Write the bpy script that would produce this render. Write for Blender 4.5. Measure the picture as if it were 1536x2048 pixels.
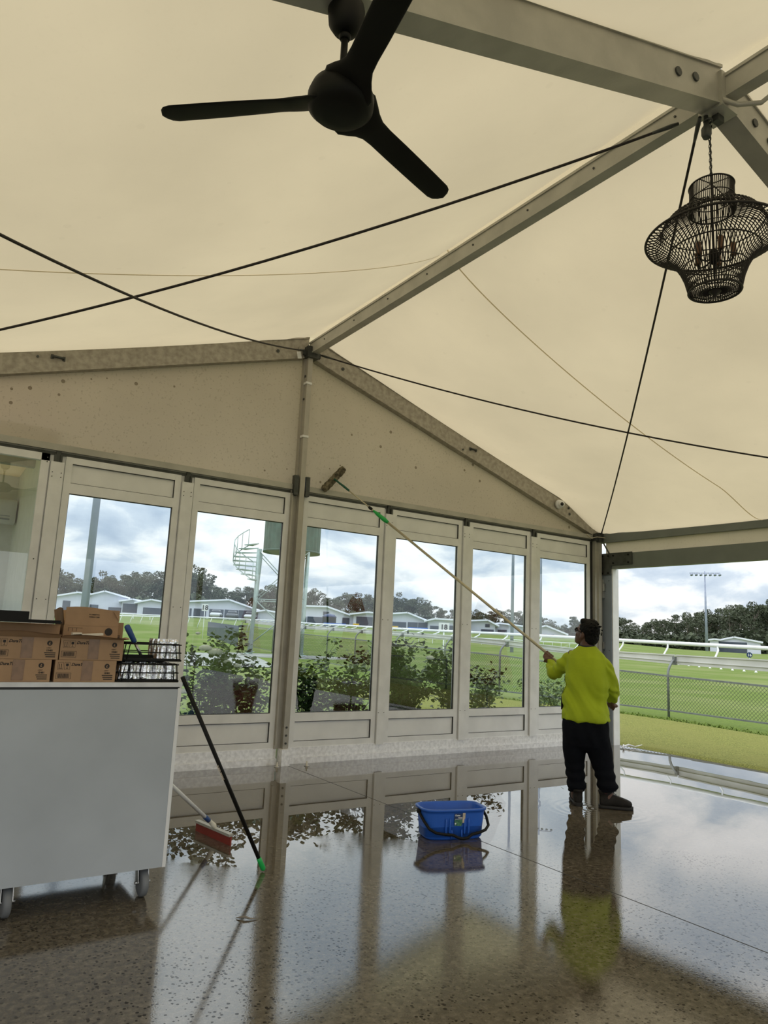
import bpy, bmesh, math, random
from mathutils import Vector, Matrix, noise as mnoise
R = math.radians
sc = bpy.context.scene
for o in list(bpy.data.objects): bpy.data.objects.remove(o)
col = sc.collection
random.seed(7)

# ------------------------------------------------------------------ camera
CAM = Vector((-3.5756, -7.0823, 1.3761))
YAW, PITCH, ROLL, FPX = R(33.597), R(9.667), R(2.646), 1440.27
FW = Vector((math.sin(YAW)*math.cos(PITCH), math.cos(YAW)*math.cos(PITCH), math.sin(PITCH)))
_rt = Vector((math.cos(YAW), -math.sin(YAW), 0)); _up = _rt.cross(FW)
RT = _rt*math.cos(ROLL) + _up*math.sin(ROLL); UP = _up*math.cos(ROLL) - _rt*math.sin(ROLL)
cd = bpy.data.cameras.new('camera'); cam = bpy.data.objects.new('camera', cd); col.objects.link(cam)
m = Matrix((RT, UP, -FW)).transposed().to_4x4(); m.translation = CAM
cam.matrix_world = m
cd.sensor_width = 36; cd.lens = FPX/2048*36; cd.clip_start = .05; cd.clip_end = 3000
sc.camera = cam
def at(x, y, dep):
    """world point seen in direction (x, y) of the survey photo at a given depth (background survey)"""
    return CAM + (FW + RT*((x-768)/FPX) - UP*((y-1024)/FPX))*dep

# ------------------------------------------------------------------ world: overcast cloud dome
sc.view_settings.view_transform = 'Standard'; sc.view_settings.look = 'None'
sc.view_settings.gamma = 1; sc.view_settings.exposure = 0.14; sc.view_settings.use_curve_mapping = False
w = bpy.data.worlds.new('sky'); sc.world = w; w.use_nodes = True
nt = w.node_tree; nt.nodes.clear()
def N(tree, typ, **kw):
    n = tree.nodes.new(typ)
    for k, v in kw.items():
        if k.startswith('i_'): n.inputs[k[2:].replace('_', ' ')].default_value = v
        else: setattr(n, k, v)
    return n
def L(tree, a, b): tree.links.new(a, b)
def math_n(tree, op, a, b=None, clamp=False):
    n = tree.nodes.new('ShaderNodeMath'); n.operation = op; n.use_clamp = clamp
    for i, v in enumerate((a, b)):
        if v is None: continue
        if isinstance(v, (int, float)): n.inputs[i].default_value = v
        else: tree.links.new(v, n.inputs[i])
    return n.outputs[0]
def ramp(tree, fac, stops, interp='LINEAR'):
    n = tree.nodes.new('ShaderNodeValToRGB'); n.color_ramp.interpolation = interp
    e = n.color_ramp.elements
    while len(e) > len(stops): e.remove(e[-1])
    while len(e) < len(stops): e.new(1)
    for i, (p, c) in enumerate(stops): e[i].position = p; e[i].color = (*c, 1) if len(c) == 3 else c
    if fac is not None: tree.links.new(fac, n.inputs[0])
    return n.outputs[0]
tc = N(nt, 'ShaderNodeTexCoord'); sp = N(nt, 'ShaderNodeSeparateXYZ'); L(nt, tc.outputs['Generated'], sp.inputs[0])
zc = math_n(nt, 'MAXIMUM', sp.outputs[2], 0.0); den = math_n(nt, 'ADD', zc, 0.42)
cx = math_n(nt, 'DIVIDE', sp.outputs[0], den); cy = math_n(nt, 'DIVIDE', sp.outputs[1], den)
cb = N(nt, 'ShaderNodeCombineXYZ'); L(nt, cx, cb.inputs[0]); L(nt, cy, cb.inputs[1])
n1 = N(nt, 'ShaderNodeTexNoise'); n1.inputs['Scale'].default_value = 3.6; n1.inputs['Detail'].default_value = 7; n1.inputs['Roughness'].default_value = .56; n1.inputs['Distortion'].default_value = .25
L(nt, cb.outputs[0], n1.inputs['Vector'])
cl = ramp(nt, n1.outputs['Fac'], [(.30, (.47, .57, .69)), (.42, (.64, .73, .82)), (.48, (.86, .91, .94)), (.55, (1.06, 1.07, 1.07)), (.72, (1.20, 1.20, 1.19))])
gr = math_n(nt, 'ADD', math_n(nt, 'MULTIPLY', zc, SKYZEN := 1.5), 0.90)
sc_ = N(nt, 'ShaderNodeVectorMath', operation='SCALE'); L(nt, cl, sc_.inputs[0]); L(nt, gr, sc_.inputs['Scale'])
bg = N(nt, 'ShaderNodeBackground'); L(nt, sc_.outputs[0], bg.inputs[0]); bg.inputs[1].default_value = 1.0
wo = N(nt, 'ShaderNodeOutputWorld'); L(nt, bg.outputs[0], wo.inputs[0])

# ------------------------------------------------------------------ materials
def new_mat(name):
    mt = bpy.data.materials.new(name); mt.use_nodes = True
    t = mt.node_tree; b = t.nodes['Principled BSDF']; return mt, t, b
def simple(name, c, rough=.6, metal=0, var=.12, scale=8, bump=0, bscale=60, spec=.5, c2=None, detail=4):
    mt, t, b = new_mat(name)
    tcn = N(t, 'ShaderNodeTexCoord'); nz = N(t, 'ShaderNodeTexNoise'); nz.inputs['Scale'].default_value = scale; nz.inputs['Detail'].default_value = detail
    L(t, tcn.outputs['Object'], nz.inputs['Vector'])
    a = tuple(max(0, x*(1-var)) for x in c); d = c2 or tuple(min(1, x*(1+var)) for x in c)
    L(t, ramp(t, nz.outputs['Fac'], [(.35, a), (.65, d)]), b.inputs['Base Color'])
    b.inputs['Roughness'].default_value = rough; b.inputs['Metallic'].default_value = metal; b.inputs['Specular IOR Level'].default_value = spec
    if bump:
        n2 = N(t, 'ShaderNodeTexNoise'); n2.inputs['Scale'].default_value = bscale; L(t, tcn.outputs['Object'], n2.inputs['Vector'])
        bp = N(t, 'ShaderNodeBump'); bp.inputs['Strength'].default_value = bump; bp.inputs['Distance'].default_value = .01
        L(t, n2.outputs['Fac'], bp.inputs['Height']); L(t, bp.outputs[0], b.inputs['Normal'])
    return mt
def fabric(name, cdiff, ctrans, mixf, dirt=0.0, spots=0.0):
    mt = bpy.data.materials.new(name); mt.use_nodes = True; t = mt.node_tree; t.nodes.clear()
    tcn = N(t, 'ShaderNodeTexCoord'); nz = N(t, 'ShaderNodeTexNoise'); nz.inputs['Scale'].default_value = .7; nz.inputs['Detail'].default_value = 5
    L(t, tcn.outputs['Object'], nz.inputs['Vector'])
    f = ramp(t, nz.outputs['Fac'], [(.3, (1-dirt,)*3), (.7, (1,)*3)])
    if spots:
        vo = N(t, 'ShaderNodeTexVoronoi'); vo.inputs['Scale'].default_value = 7.5; vo.inputs['Randomness'].default_value = 1
        L(t, tcn.outputs['Object'], vo.inputs['Vector'])
        sepc = N(t, 'ShaderNodeSeparateColor'); L(t, vo.outputs['Color'], sepc.inputs[0])
        rad = math_n(t, 'MULTIPLY', math_n(t, 'SUBTRACT', sepc.outputs[0], .55), .40)
        msk = math_n(t, 'LESS_THAN', vo.outputs['Distance'], rad)
        n3 = N(t, 'ShaderNodeTexNoise'); n3.inputs['Scale'].default_value = 45; n3.inputs['Detail'].default_value = 3; L(t, tcn.outputs['Object'], n3.inputs['Vector'])
        grit = ramp(t, n3.outputs['Fac'], [(.60, (0, 0, 0)), (.68, (.8, .8, .8))])
        m2 = math_n(t, 'MAXIMUM', math_n(t, 'MULTIPLY', msk, spots), math_n(t, 'MULTIPLY', grit, spots*.45))
        mx = N(t, 'ShaderNodeMix', data_type='RGBA'); L(t, m2, mx.inputs[0]); L(t, f, mx.inputs[6]); mx.inputs[7].default_value = (.36, .33, .28, 1); f = mx.outputs[2]
    def tint(c):
        mx = N(t, 'ShaderNodeMix', data_type='RGBA', blend_type='MULTIPLY'); mx.inputs[0].default_value = 1; L(t, f, mx.inputs[6]); mx.inputs[7].default_value = (*c, 1); return mx.outputs[2]
    d = N(t, 'ShaderNodeBsdfDiffuse'); L(t, tint(cdiff), d.inputs[0])
    tr = N(t, 'ShaderNodeBsdfTranslucent'); L(t, tint(ctrans), tr.inputs[0])
    mx = N(t, 'ShaderNodeMixShader'); mx.inputs[0].default_value = mixf; L(t, d.outputs[0], mx.inputs[1]); L(t, tr.outputs[0], mx.inputs[2])
    o = N(t, 'ShaderNodeOutputMaterial'); L(t, mx.outputs[0], o.inputs[0])
    return mt
M = {}
M['roof'] = fabric('cream roof membrane', (.76, .68, .52), (.90, .745, .485), .35, dirt=.15, spots=.05)
M['gable'] = fabric('grey white wall membrane', (.62, .565, .51), (.86, .73, .64), .20, dirt=.16, spots=.85)
M['seam'] = fabric('seam tape', (.62, .58, .47), (.75, .66, .46), .45)
M['valance'] = fabric('cream valance', (.60, .55, .44), (.7, .6, .42), .25, dirt=.15, spots=.4)
M['alu'] = simple('dull aluminium', (.43, .42, .37), .42, .2, .10, 5, .05)
M['alu_dirty'] = simple('mildewed aluminium', (.36, .33, .27), .6, .15, .15, 18, c2=(.44, .41, .345), detail=10)
M['postalu'] = simple('weathered post aluminium', (.42, .40, .35), .5, .3, .08, 6)
M['alu_base'] = simple('scuffed aluminium sill', (.86, .86, .86), .28, .25, .12, 30, .1, 30)
M['frame'] = simple('off white window frame', (.80, .81, .81), .4, 0, .05, 6)
M['panel'] = simple('white infill panel', (.82, .83, .83), .5, 0, .05, 3)
M['blackrubber'] = simple('black rubber', (.012, .012, .012), .5, 0, .1)
M['black'] = simple('satin black', (.006, .006, .005), .55, 0, .1, spec=.25)
M['dark'] = simple('dark bracket steel', (.07, .075, .07), .5, .5, .2, 12)
M['steel'] = simple('steel', (.55, .55, .54), .3, .9, .1)
M['bluegrey'] = simple('blue grey painted post', (.20, .235, .28), .5, 0, .06, 4)
M['greygreen'] = simple('grey green lintel', (.17, .19, .175), .5, 0, .06, 4)
M['white'] = simple('white paint', (.78, .79, .79), .4, 0, .04)
M['whitewall'] = simple('white wall', (.70, .69, .65), .7, 0, .04)
M['cartgrey'] = simple('pale grey laminate', (.42, .455, .49), .42, 0, .07, 2.2)
M['topsteel'] = simple('counter steel', (.55, .53, .50), .3, .6, .1)
M['wheel'] = simple('grey wheel rubber', (.17, .18, .19), .55, 0, .08)
M['carton'] = simple('corrugated carton', (.37, .235, .135), .8, 0, .08, 10)
M['carton_in'] = simple('carton inside', (.22, .135, .075), .85, 0, .1, 10)
M['tape'] = simple('brown packing tape', (.22, .13, .075), .25, 0, .15, 25)
M['ink'] = simple('black ink', (.025, .02, .018), .7, 0, .05)
M['foil'] = simple('crinkled foil', (.78, .78, .80), .22, 1, .05, 8, .6, 30)
M['blue'] = simple('blue plastic', (.020, .115, .52), .38, 0, .06, 5)
M['navy'] = simple('blue grip', (.02, .07, .24), .45, 0, .08)
M['paper'] = simple('off white paper', (.70, .67, .58), .8, 0, .05)
M['labelblue'] = simple('navy sticker', (.01, .035, .12), .4, 0, .2, 60)
M['labelgreen'] = simple('green blue sticker art', (.03, .16, .17), .4, 0, .5, 90, c2=(.10, .28, .12))
M['price'] = simple('price sticker', (.55, .47, .36), .6, 0, .15, 40)
M['red'] = simple('red rubber', (.26, .030, .018), .55, 0, .12, 12)
M['green'] = simple('green plastic', (.01, .42, .08), .45, 0, .08)
M['dkgreen'] = simple('dark green grip', (.005, .09, .05), .45, 0, .1)
M['pole'] = simple('pale pole', (.52, .47, .33), .35, .2, .08)
M['fluff'] = simple('dirty washer sleeve', (.10, .085, .05), .95, 0, .5, 25, 1, 90, c2=(.22, .19, .12))
M['rope'] = simple('steel cable', (.025, .02, .018), .6, .2, .1)
M['rattan'] = simple('black rattan', (.014, .011, .009), .6, 0, .2)
M['wood'] = simple('brown socket', (.15, .07, .03), .5, 0, .2)
M['skin'] = simple('skin', (.115, .056, .036), .5, 0, .08, 20)
M['hair'] = simple('black hair', (.004, .004, .004), .7, 0, .2, 60, .8, 120, spec=.2)
M['shirt'] = simple('lime work shirt', (.36, .46, .010), .85, 0, .07, 4, .25, 25)
M['trouser'] = simple('black trousers', (.006, .007, .010), .95, 0, .15, 6, .4, 20, spec=.08)
M['navytrim'] = simple('navy trim', (.012, .014, .03), .8)
M['boot'] = simple('worn leather boot', (.016, .014, .012), .7, 0, .3, 14, .5, 40, spec=.25)
M['sole'] = simple('black sole', (.012, .011, .010), .7, 0, .2, 20)
M['sock'] = simple('dark red sock', (.08, .012, .012), .8)
M['bark'] = simple('pale gum bark', (.24, .21, .17), .8, 0, .3, 2)
M['foliage'] = simple('gum foliage', (.055, .070, .038), .85, 0, .3, .6, c2=(.125, .145, .085))
M['foliage2'] = simple('dark gum foliage', (.045, .060, .034), .85, 0, .3, .6, c2=(.10, .12, .07))
M['leaf'] = simple('rose leaf', (.030, .070, .018), .5, 0, .3, 8, c2=(.075, .135, .035), spec=.25)
M['stem'] = simple('rose stem', (.06, .055, .035), .8, 0, .2)
M['rose'] = simple('white rose petals', (.85, .86, .80), .6, 0, .04)
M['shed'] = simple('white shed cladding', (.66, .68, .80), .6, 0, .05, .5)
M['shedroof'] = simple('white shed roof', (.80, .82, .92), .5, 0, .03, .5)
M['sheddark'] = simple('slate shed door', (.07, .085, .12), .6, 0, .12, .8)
M['tank'] = simple('green tank steel', (.060, .115, .095), .6, .1, .2, 2)
M['tower'] = simple('pale green steel', (.36, .44, .41), .6, .1, .15, 2)
M['mast'] = simple('galvanised mast', (.30, .34, .45), .5, .1, .1, 1)
M['rail'] = simple('white rail', (.80, .82, .82), .35, 0, .03)
M['plank'] = simple('grey white board', (.58, .58, .55), .6, 0, .10, 1.5)
M['galv'] = simple('galvanised pipe', (.20, .215, .21), .5, .4, .15, 12)
M['wire'] = simple('fence wire', (.05, .055, .05), .6, .4, .15)
M['stone'] = simple('grey stone paving', (.30, .30, .28), .8, 0, .2, 1.5)
M['terrace'] = simple('pale concrete terrace', (.40, .38, .34), .7, 0, .15, 1.2)
M['umbrella'] = simple('closed red umbrella cloth', (.24, .035, .022), .8, 0, .2, 5)
M['umbrella2'] = simple('orange umbrella hem', (.45, .12, .05), .8, 0, .2, 5)
M['carpaint'] = simple('silver car paint', (.55, .57, .60), .3, .3, .05)
M['carpaint2'] = simple('dark car paint', (.10, .11, .12), .3, .3, .05)
M['carglass'] = simple('car glass', (.03, .04, .05), .1)
M['yellow'] = simple('yellow plastic', (.6, .38, .02), .5)
M['signblue'] = simple('blue banner', (.03, .13, .55), .5)
M['white_trim'] = M['white']
# glass: thin pane, tinted transmission + mirror by Fresnel
def glass_mat(name='window glass', k=2.5, tint=(.87, .94, .97)):
    mt = bpy.data.materials.new(name); mt.use_nodes = True; t = mt.node_tree; t.nodes.clear()
    fr = N(t, 'ShaderNodeFresnel'); fr.inputs[0].default_value = 1.5
    f = math_n(t, 'MULTIPLY', fr.outputs[0], k, True)
    tp = N(t, 'ShaderNodeBsdfTransparent'); tp.inputs[0].default_value = (*tint, 1)
    gl = N(t, 'ShaderNodeBsdfGlossy'); gl.inputs['Roughness'].default_value = 0.0; gl.inputs[0].default_value = (1, 1, 1, 1)
    mx = N(t, 'ShaderNodeMixShader'); L(t, f, mx.inputs[0]); L(t, tp.outputs[0], mx.inputs[1]); L(t, gl.outputs[0], mx.inputs[2])
    o = N(t, 'ShaderNodeOutputMaterial'); L(t, mx.outputs[0], o.inputs[0]); return mt
M['glass'] = glass_mat()
M['bulb'] = glass_mat('clear bulb glass', 1.5, (.9, .9, .88))
# wet exposed aggregate concrete
def floor_mat():
    mt, t, b = new_mat('wet exposed aggregate concrete')
    g = N(t, 'ShaderNodeNewGeometry'); P = g.outputs['Position']
    sx = N(t, 'ShaderNodeSeparateXYZ'); L(t, P, sx.inputs[0])
    nz = N(t, 'ShaderNodeTexNoise'); nz.inputs['Scale'].default_value = 30; nz.inputs['Detail'].default_value = 6; nz.inputs['Roughness'].default_value = .7; L(t, P, nz.inputs['Vector'])
    base0 = ramp(t, nz.outputs['Fac'], [(.36, (.062, .051, .037)), (.52, (.112, .095, .070)), (.66, (.165, .143, .110))])
    vo = N(t, 'ShaderNodeTexVoronoi'); vo.inputs['Scale'].default_value = 62; L(t, P, vo.inputs['Vector'])
    se = N(t, 'ShaderNodeSeparateColor'); L(t, vo.outputs['Color'], se.inputs[0])
    pit = math_n(t, 'LESS_THAN', vo.outputs['Distance'], math_n(t, 'MULTIPLY', math_n(t, 'SUBTRACT', se.outputs[0], .35), .75))
    nzp = N(t, 'ShaderNodeTexNoise'); nzp.inputs['Scale'].default_value = 1.3; L(t, P, nzp.inputs['Vector'])
    pit = math_n(t, 'MULTIPLY', pit, ramp(t, nzp.outputs['Fac'], [(.35, (.45,)*3), (.6, (.95,)*3)]))
    mp0 = N(t, 'ShaderNodeMix', data_type='RGBA'); L(t, pit, mp0.inputs[0]); L(t, base0, mp0.inputs[6]); mp0.inputs[7].default_value = (.014, .010, .007, 1)
    basec = mp0.outputs[2]
    nb = N(t, 'ShaderNodeTexNoise'); nb.inputs['Scale'].default_value = .9; nb.inputs['Detail'].default_value = 5; L(t, P, nb.inputs['Vector'])
    big = ramp(t, nb.outputs['Fac'], [(.35, (.80,)*3), (.62, (1.12,)*3)])
    mx = N(t, 'ShaderNodeMix', data_type='RGBA', blend_type='MULTIPLY'); mx.inputs[0].default_value = 1; L(t, basec, mx.inputs[6]); L(t, big, mx.inputs[7])
    L(t, mx.outputs[2], b.inputs['Base Color'])
    # puddles lie in the low part by the window wall and towards the open side
    np_ = N(t, 'ShaderNodeTexNoise'); np_.inputs['Scale'].default_value = .75; np_.inputs['Detail'].default_value = 4; np_.inputs['Roughness'].default_value = .5; L(t, P, np_.inputs['Vector'])
    bias = math_n(t, 'ADD', math_n(t, 'MULTIPLY', math_n(t, 'ADD', sx.outputs[1], 3.9), .22), math_n(t, 'MULTIPLY', math_n(t, 'ADD', sx.outputs[0], -.4), .10))
    bias = math_n(t, 'MINIMUM', bias, .22)
    h = math_n(t, 'ADD', bias, np_.outputs['Fac'])
    pud = ramp(t, h, [(.50, (0, 0, 0)), (.56, (1, 1, 1))])
    dry = math_n(t, 'SUBTRACT', 1.0, pud)
    sxr = N(t, 'ShaderNodeMapRange', interpolation_type='SMOOTHSTEP'); L(t, sx.outputs[0], sxr.inputs[0]); sxr.inputs[1].default_value = -1.3; sxr.inputs[2].default_value = -.35; sxr.inputs[3].default_value = .085; sxr.inputs[4].default_value = .010
    rr = math_n(t, 'ADD', math_n(t, 'MULTIPLY', dry, sxr.outputs[0]), .002); L(t, rr, b.inputs['Roughness'])
    L(t, math_n(t, 'MULTIPLY', math_n(t, 'SUBTRACT', 1.0, math_n(t, 'MULTIPLY', math_n(t, 'MULTIPLY', pit, .85), dry)), .5), b.inputs['Specular IOR Level'])
    b.inputs['IOR'].default_value = 1.85
    nf = N(t, 'ShaderNodeTexNoise'); nf.inputs['Scale'].default_value = 130; nf.inputs['Detail'].default_value = 2; L(t, P, nf.inputs['Vector'])
    st = math_n(t, 'ADD', math_n(t, 'MULTIPLY', math_n(t, 'SUBTRACT', 1.0, pud), .075), .0)
    bp = N(t, 'ShaderNodeBump'); bp.inputs['Distance'].default_value = .0016; L(t, st, bp.inputs['Strength']); L(t, nf.outputs['Fac'], bp.inputs['Height'])
    # slow water ripple over the puddles
    nr = N(t, 'ShaderNodeTexNoise'); nr.inputs['Scale'].default_value = 2.2; nr.inputs['Detail'].default_value = 1; L(t, P, nr.inputs['Vector'])
    bp2 = N(t, 'ShaderNodeBump'); bp2.inputs['Distance'].default_value = .02; bp2.inputs['Strength'].default_value = .015; L(t, nr.outputs['Fac'], bp2.inputs['Height']); L(t, bp.outputs[0], bp2.inputs['Normal'])
    vd = N(t, 'ShaderNodeVectorMath', operation='DISTANCE'); L(t, P, vd.inputs[0]); vd.inputs[1].default_value = (1.60, -2.78, 0)
    wv = math_n(t, 'MULTIPLY', math_n(t, 'SINE', math_n(t, 'MULTIPLY', vd.outputs['Value'], 85.0)), math_n(t, 'POWER', math_n(t, 'SUBTRACT', 1.0, math_n(t, 'MULTIPLY', vd.outputs['Value'], 1.5), True), 2.0))
    bp3 = N(t, 'ShaderNodeBump'); bp3.inputs['Distance'].default_value = .004; bp3.inputs['Strength'].default_value = .12; L(t, wv, bp3.inputs['Height']); L(t, bp2.outputs[0], bp3.inputs['Normal'])
    L(t, bp3.outputs[0], b.inputs['Normal'])
    return mt
M['floor'] = floor_mat()
def grass_mat(name, a, b_, c, scale=40, big=.25):
    mt, t, b = new_mat(name); g = N(t, 'ShaderNodeNewGeometry')
    mp = N(t, 'ShaderNodeMapping'); mp.inputs['Scale'].default_value = (1, 1, 1); L(t, g.outputs['Position'], mp.inputs[0])
    n1 = N(t, 'ShaderNodeTexNoise'); n1.inputs['Scale'].default_value = scale; n1.inputs['Detail'].default_value = 4; L(t, mp.outputs[0], n1.inputs['Vector'])
    n2 = N(t, 'ShaderNodeTexNoise'); n2.inputs['Scale'].default_value = big; n2.inputs['Detail'].default_value = 5; L(t, mp.outputs[0], n2.inputs['Vector'])
    c1 = ramp(t, n1.outputs['Fac'], [(.3, a), (.7, b_)])
    mx = N(t, 'ShaderNodeMix', data_type='RGBA'); L(t, ramp(t, n2.outputs['Fac'], [(.45, (0, 0, 0)), (.65, (.75, .75, .75))]), mx.inputs[0]); L(t, c1, mx.inputs[6]); mx.inputs[7].default_value = (*c, 1)
    L(t, mx.outputs[2], b.inputs['Base Color']); b.inputs['Roughness'].default_value = .9; b.inputs['Specular IOR Level'].default_value = .15
    bp = N(t, 'ShaderNodeBump'); bp.inputs['Distance'].default_value = .02; bp.inputs['Strength'].default_value = .5; L(t, n1.outputs['Fac'], bp.inputs['Height']); L(t, bp.outputs[0], b.inputs['Normal'])
    return mt
M['lawn'] = grass_mat('mown green grass', (.090, .140, .018), (.150, .208, .036), (.20, .225, .080), 22, .22)
M['turf'] = grass_mat('olive artificial turf', (.07, .085, .015), (.30, .30, .075), (.20, .20, .05), 60, 1.6)

# ------------------------------------------------------------------ mesh helpers
def bm_new(): return bmesh.new()
def obj(name, bm, mat=None, parent=None, smooth=False, label=None):
    me = bpy.data.meshes.new(name); bmesh.ops.recalc_face_normals(bm, faces=bm.faces) if True else None
    bm.to_mesh(me); bm.free()
    if smooth:
        for p in me.polygons: p.use_smooth = True
    mats = mat if isinstance(mat, (list, tuple)) else [mat]
    for k in mats:
        if k: me.materials.append(M[k])
    o = bpy.data.objects.new(name, me); col.objects.link(o)
    if parent is not None: o.parent = parent
    if label: o['label'] = label
    return o
def tag(o, label, cat, group=None, kind=None):
    o['label'] = label; o['category'] = cat
    if group: o['group'] = group
    if kind: o['kind'] = kind
    return o
def thing(name, label, cat, loc=(0, 0, 0), rz=0, group=None):
    o = bpy.data.objects.new(name, None); o.empty_display_size = .1; col.objects.link(o)
    o.location = loc; o.rotation_euler = (0, 0, rz); return tag(o, label, cat, group)
def struct(name, bm, mat, parent=None, smooth=False, label=None):
    o = obj(name, bm, mat, parent, smooth)
    if parent is None: o['kind'] = 'structure'
    if label: o['label'] = label
    return o
def box(bm, a, b, mi=0, rot=None):
    """axis aligned box from corner a to corner b"""
    x0, y0, z0 = [min(a[i], b[i]) for i in range(3)]; x1, y1, z1 = [max(a[i], b[i]) for i in range(3)]
    v = [bm.verts.new(p) for p in ((x0,y0,z0),(x1,y0,z0),(x1,y1,z0),(x0,y1,z0),(x0,y0,z1),(x1,y0,z1),(x1,y1,z1),(x0,y1,z1))]
    if rot is not None:
        for q in v: q.co = rot @ q.co
    for f in ((3,2,1,0),(4,5,6,7),(0,1,5,4),(1,2,6,5),(2,3,7,6),(3,0,4,7)):
        fc = bm.faces.new([v[i] for i in f]); fc.material_index = mi
    return v
def beam(bm, p, q, wdt, hgt, up=(0, 0, 1), mi=0):
    """box bar from p to q (centre line), width wdt and height hgt"""
    p = Vector(p); q = Vector(q); d = (q-p).normalized(); u = Vector(up)
    s = d.cross(u).normalized(); u = s.cross(d).normalized()
    v = [bm.verts.new(c + s*(i*wdt/2) + u*(j*hgt/2)) for c in (p, q) for i, j in ((-1,-1),(1,-1),(1,1),(-1,1))]
    for f in ((3,2,1,0),(4,5,6,7),(0,1,5,4),(1,2,6,5),(2,3,7,6),(3,0,4,7)):
        fc = bm.faces.new([v[i] for i in f]); fc.material_index = mi
def tube(bm, pts, r, n=8, closed=False, mi=0):
    pts = [Vector(p) for p in pts]; k = len(pts); rs = r if isinstance(r, (list, tuple)) else [r]*k
    rings = []; prev = None
    for i, p in enumerate(pts):
        if closed: d = pts[(i+1) % k]-pts[i-1]
        else: d = pts[min(i+1, k-1)]-pts[max(i-1, 0)]
        d.normalize()
        if prev is None:
            a = Vector((0, 0, 1)) if abs(d.z) < .9 else Vector((1, 0, 0)); s = d.cross(a).normalized()
        else:
            s = (prev - d*prev.dot(d)); s = s.normalized() if s.length > 1e-6 else d.orthogonal().normalized()
        prev = s; u = d.cross(s)
        rings.append([bm.verts.new(p + s*(rs[i]*math.cos(2*math.pi*j/n)) + u*(rs[i]*math.sin(2*math.pi*j/n))) for j in range(n)])
    m_ = k if closed else k-1
    for i in range(m_):
        a = rings[i]; b = rings[(i+1) % k]
        for j in range(n):
            f = bm.faces.new((a[j], a[(j+1) % n], b[(j+1) % n], b[j])); f.material_index = mi; f.smooth = True
    if not closed:
        f = bm.faces.new(rings[0][::-1]); f.material_index = mi; f = bm.faces.new(rings[-1]); f.material_index = mi
def lathe(bm, prof, c=(0, 0, 0), n=24, mi=0, cap=True, mat=None):
    c = Vector(c); rings = []
    for r, z in prof:
        rings.append([bm.verts.new((mat @ Vector((r*math.cos(2*math.pi*j/n), r*math.sin(2*math.pi*j/n), z)) if mat else Vector((r*math.cos(2*math.pi*j/n), r*math.sin(2*math.pi*j/n), z))) + c) for j in range(n)])
    for a, b in zip(rings, rings[1:]):
        for j in range(n):
            f = bm.faces.new((a[j], a[(j+1) % n], b[(j+1) % n], b[j])); f.material_index = mi; f.smooth = True
    if cap:
        for rg in (rings[0][::-1], rings[-1]):
            f = bm.faces.new(rg); f.material_index = mi
def loft(bm, rings, n=24, power=2.0, cap=True):
    """rings: (centre, half-axis vector a, half-axis vector b)"""
    rr = []
    for c, a, b in rings:
        c = Vector(c); a = Vector(a); b = Vector(b); ring = []
        for j in range(n):
            t = 2*math.pi*j/n; ct, st = math.cos(t), math.sin(t)
            ring.append(bm.verts.new(c + a*(math.copysign(abs(ct)**(2/power), ct)) + b*(math.copysign(abs(st)**(2/power), st))))
        rr.append(ring)
    for a, b in zip(rr, rr[1:]):
        for j in range(n):
            f = bm.faces.new((a[j], a[(j+1) % n], b[(j+1) % n], b[j])); f.smooth = True
    if cap: bm.faces.new(rr[0][::-1]); bm.faces.new(rr[-1])
def ell(bm, c, r, n=16, rot=None, sub=3):
    m_ = Matrix.Translation(Vector(c)) @ (rot.to_4x4() if rot is not None else Matrix.Identity(4)) @ Matrix.Diagonal((*r, 1))
    res = bmesh.ops.create_icosphere(bm, subdivisions=sub, radius=1, matrix=m_)
    for v in res['verts']:
        for f in v.link_faces: f.smooth = True
def sheet(bm, fn, nu, nv, mi=0):
    g = [[bm.verts.new(fn(i/nu, j/nv)) for j in range(nv+1)] for i in range(nu+1)]
    for i in range(nu):
        for j in range(nv):
            f = bm.faces.new((g[i][j], g[i+1][j], g[i+1][j+1], g[i][j+1])); f.smooth = True; f.material_index = mi
def bolt(bm, c, axis, r=.012, h=.008, n=6):
    a = Vector(axis).normalized(); tube(bm, [Vector(c), Vector(c)+a*h], r, n)
def text_mesh(bm, body, size, mat4, shear=0, off=.0, mi=0, align='LEFT', ext=.0004):
    cu = bpy.data.curves.new('lettering', 'FONT'); cu.body = body; cu.size = size; cu.shear = shear; cu.offset = off; cu.align_x = align; cu.extrude = ext; cu.resolution_u = 2
    to = bpy.data.objects.new('lettering', cu); col.objects.link(to)
    bpy.context.view_layer.update()
    me = bpy.data.meshes.new_from_object(to.evaluated_get(bpy.context.evaluated_depsgraph_get()))
    me.transform(mat4)
    k = len(bm.faces); bm.from_mesh(me); bm.faces.ensure_lookup_table()
    for f in bm.faces[k:]: f.material_index = mi
    bpy.data.objects.remove(to); bpy.data.curves.remove(cu); bpy.data.meshes.remove(me)
def frame_mat(o, x, y):
    x = Vector(x).normalized(); y = Vector(y).normalized(); z = x.cross(y)
    m_ = Matrix((x, y, z)).transposed().to_4x4(); m_.translation = Vector(o); return m_

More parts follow.
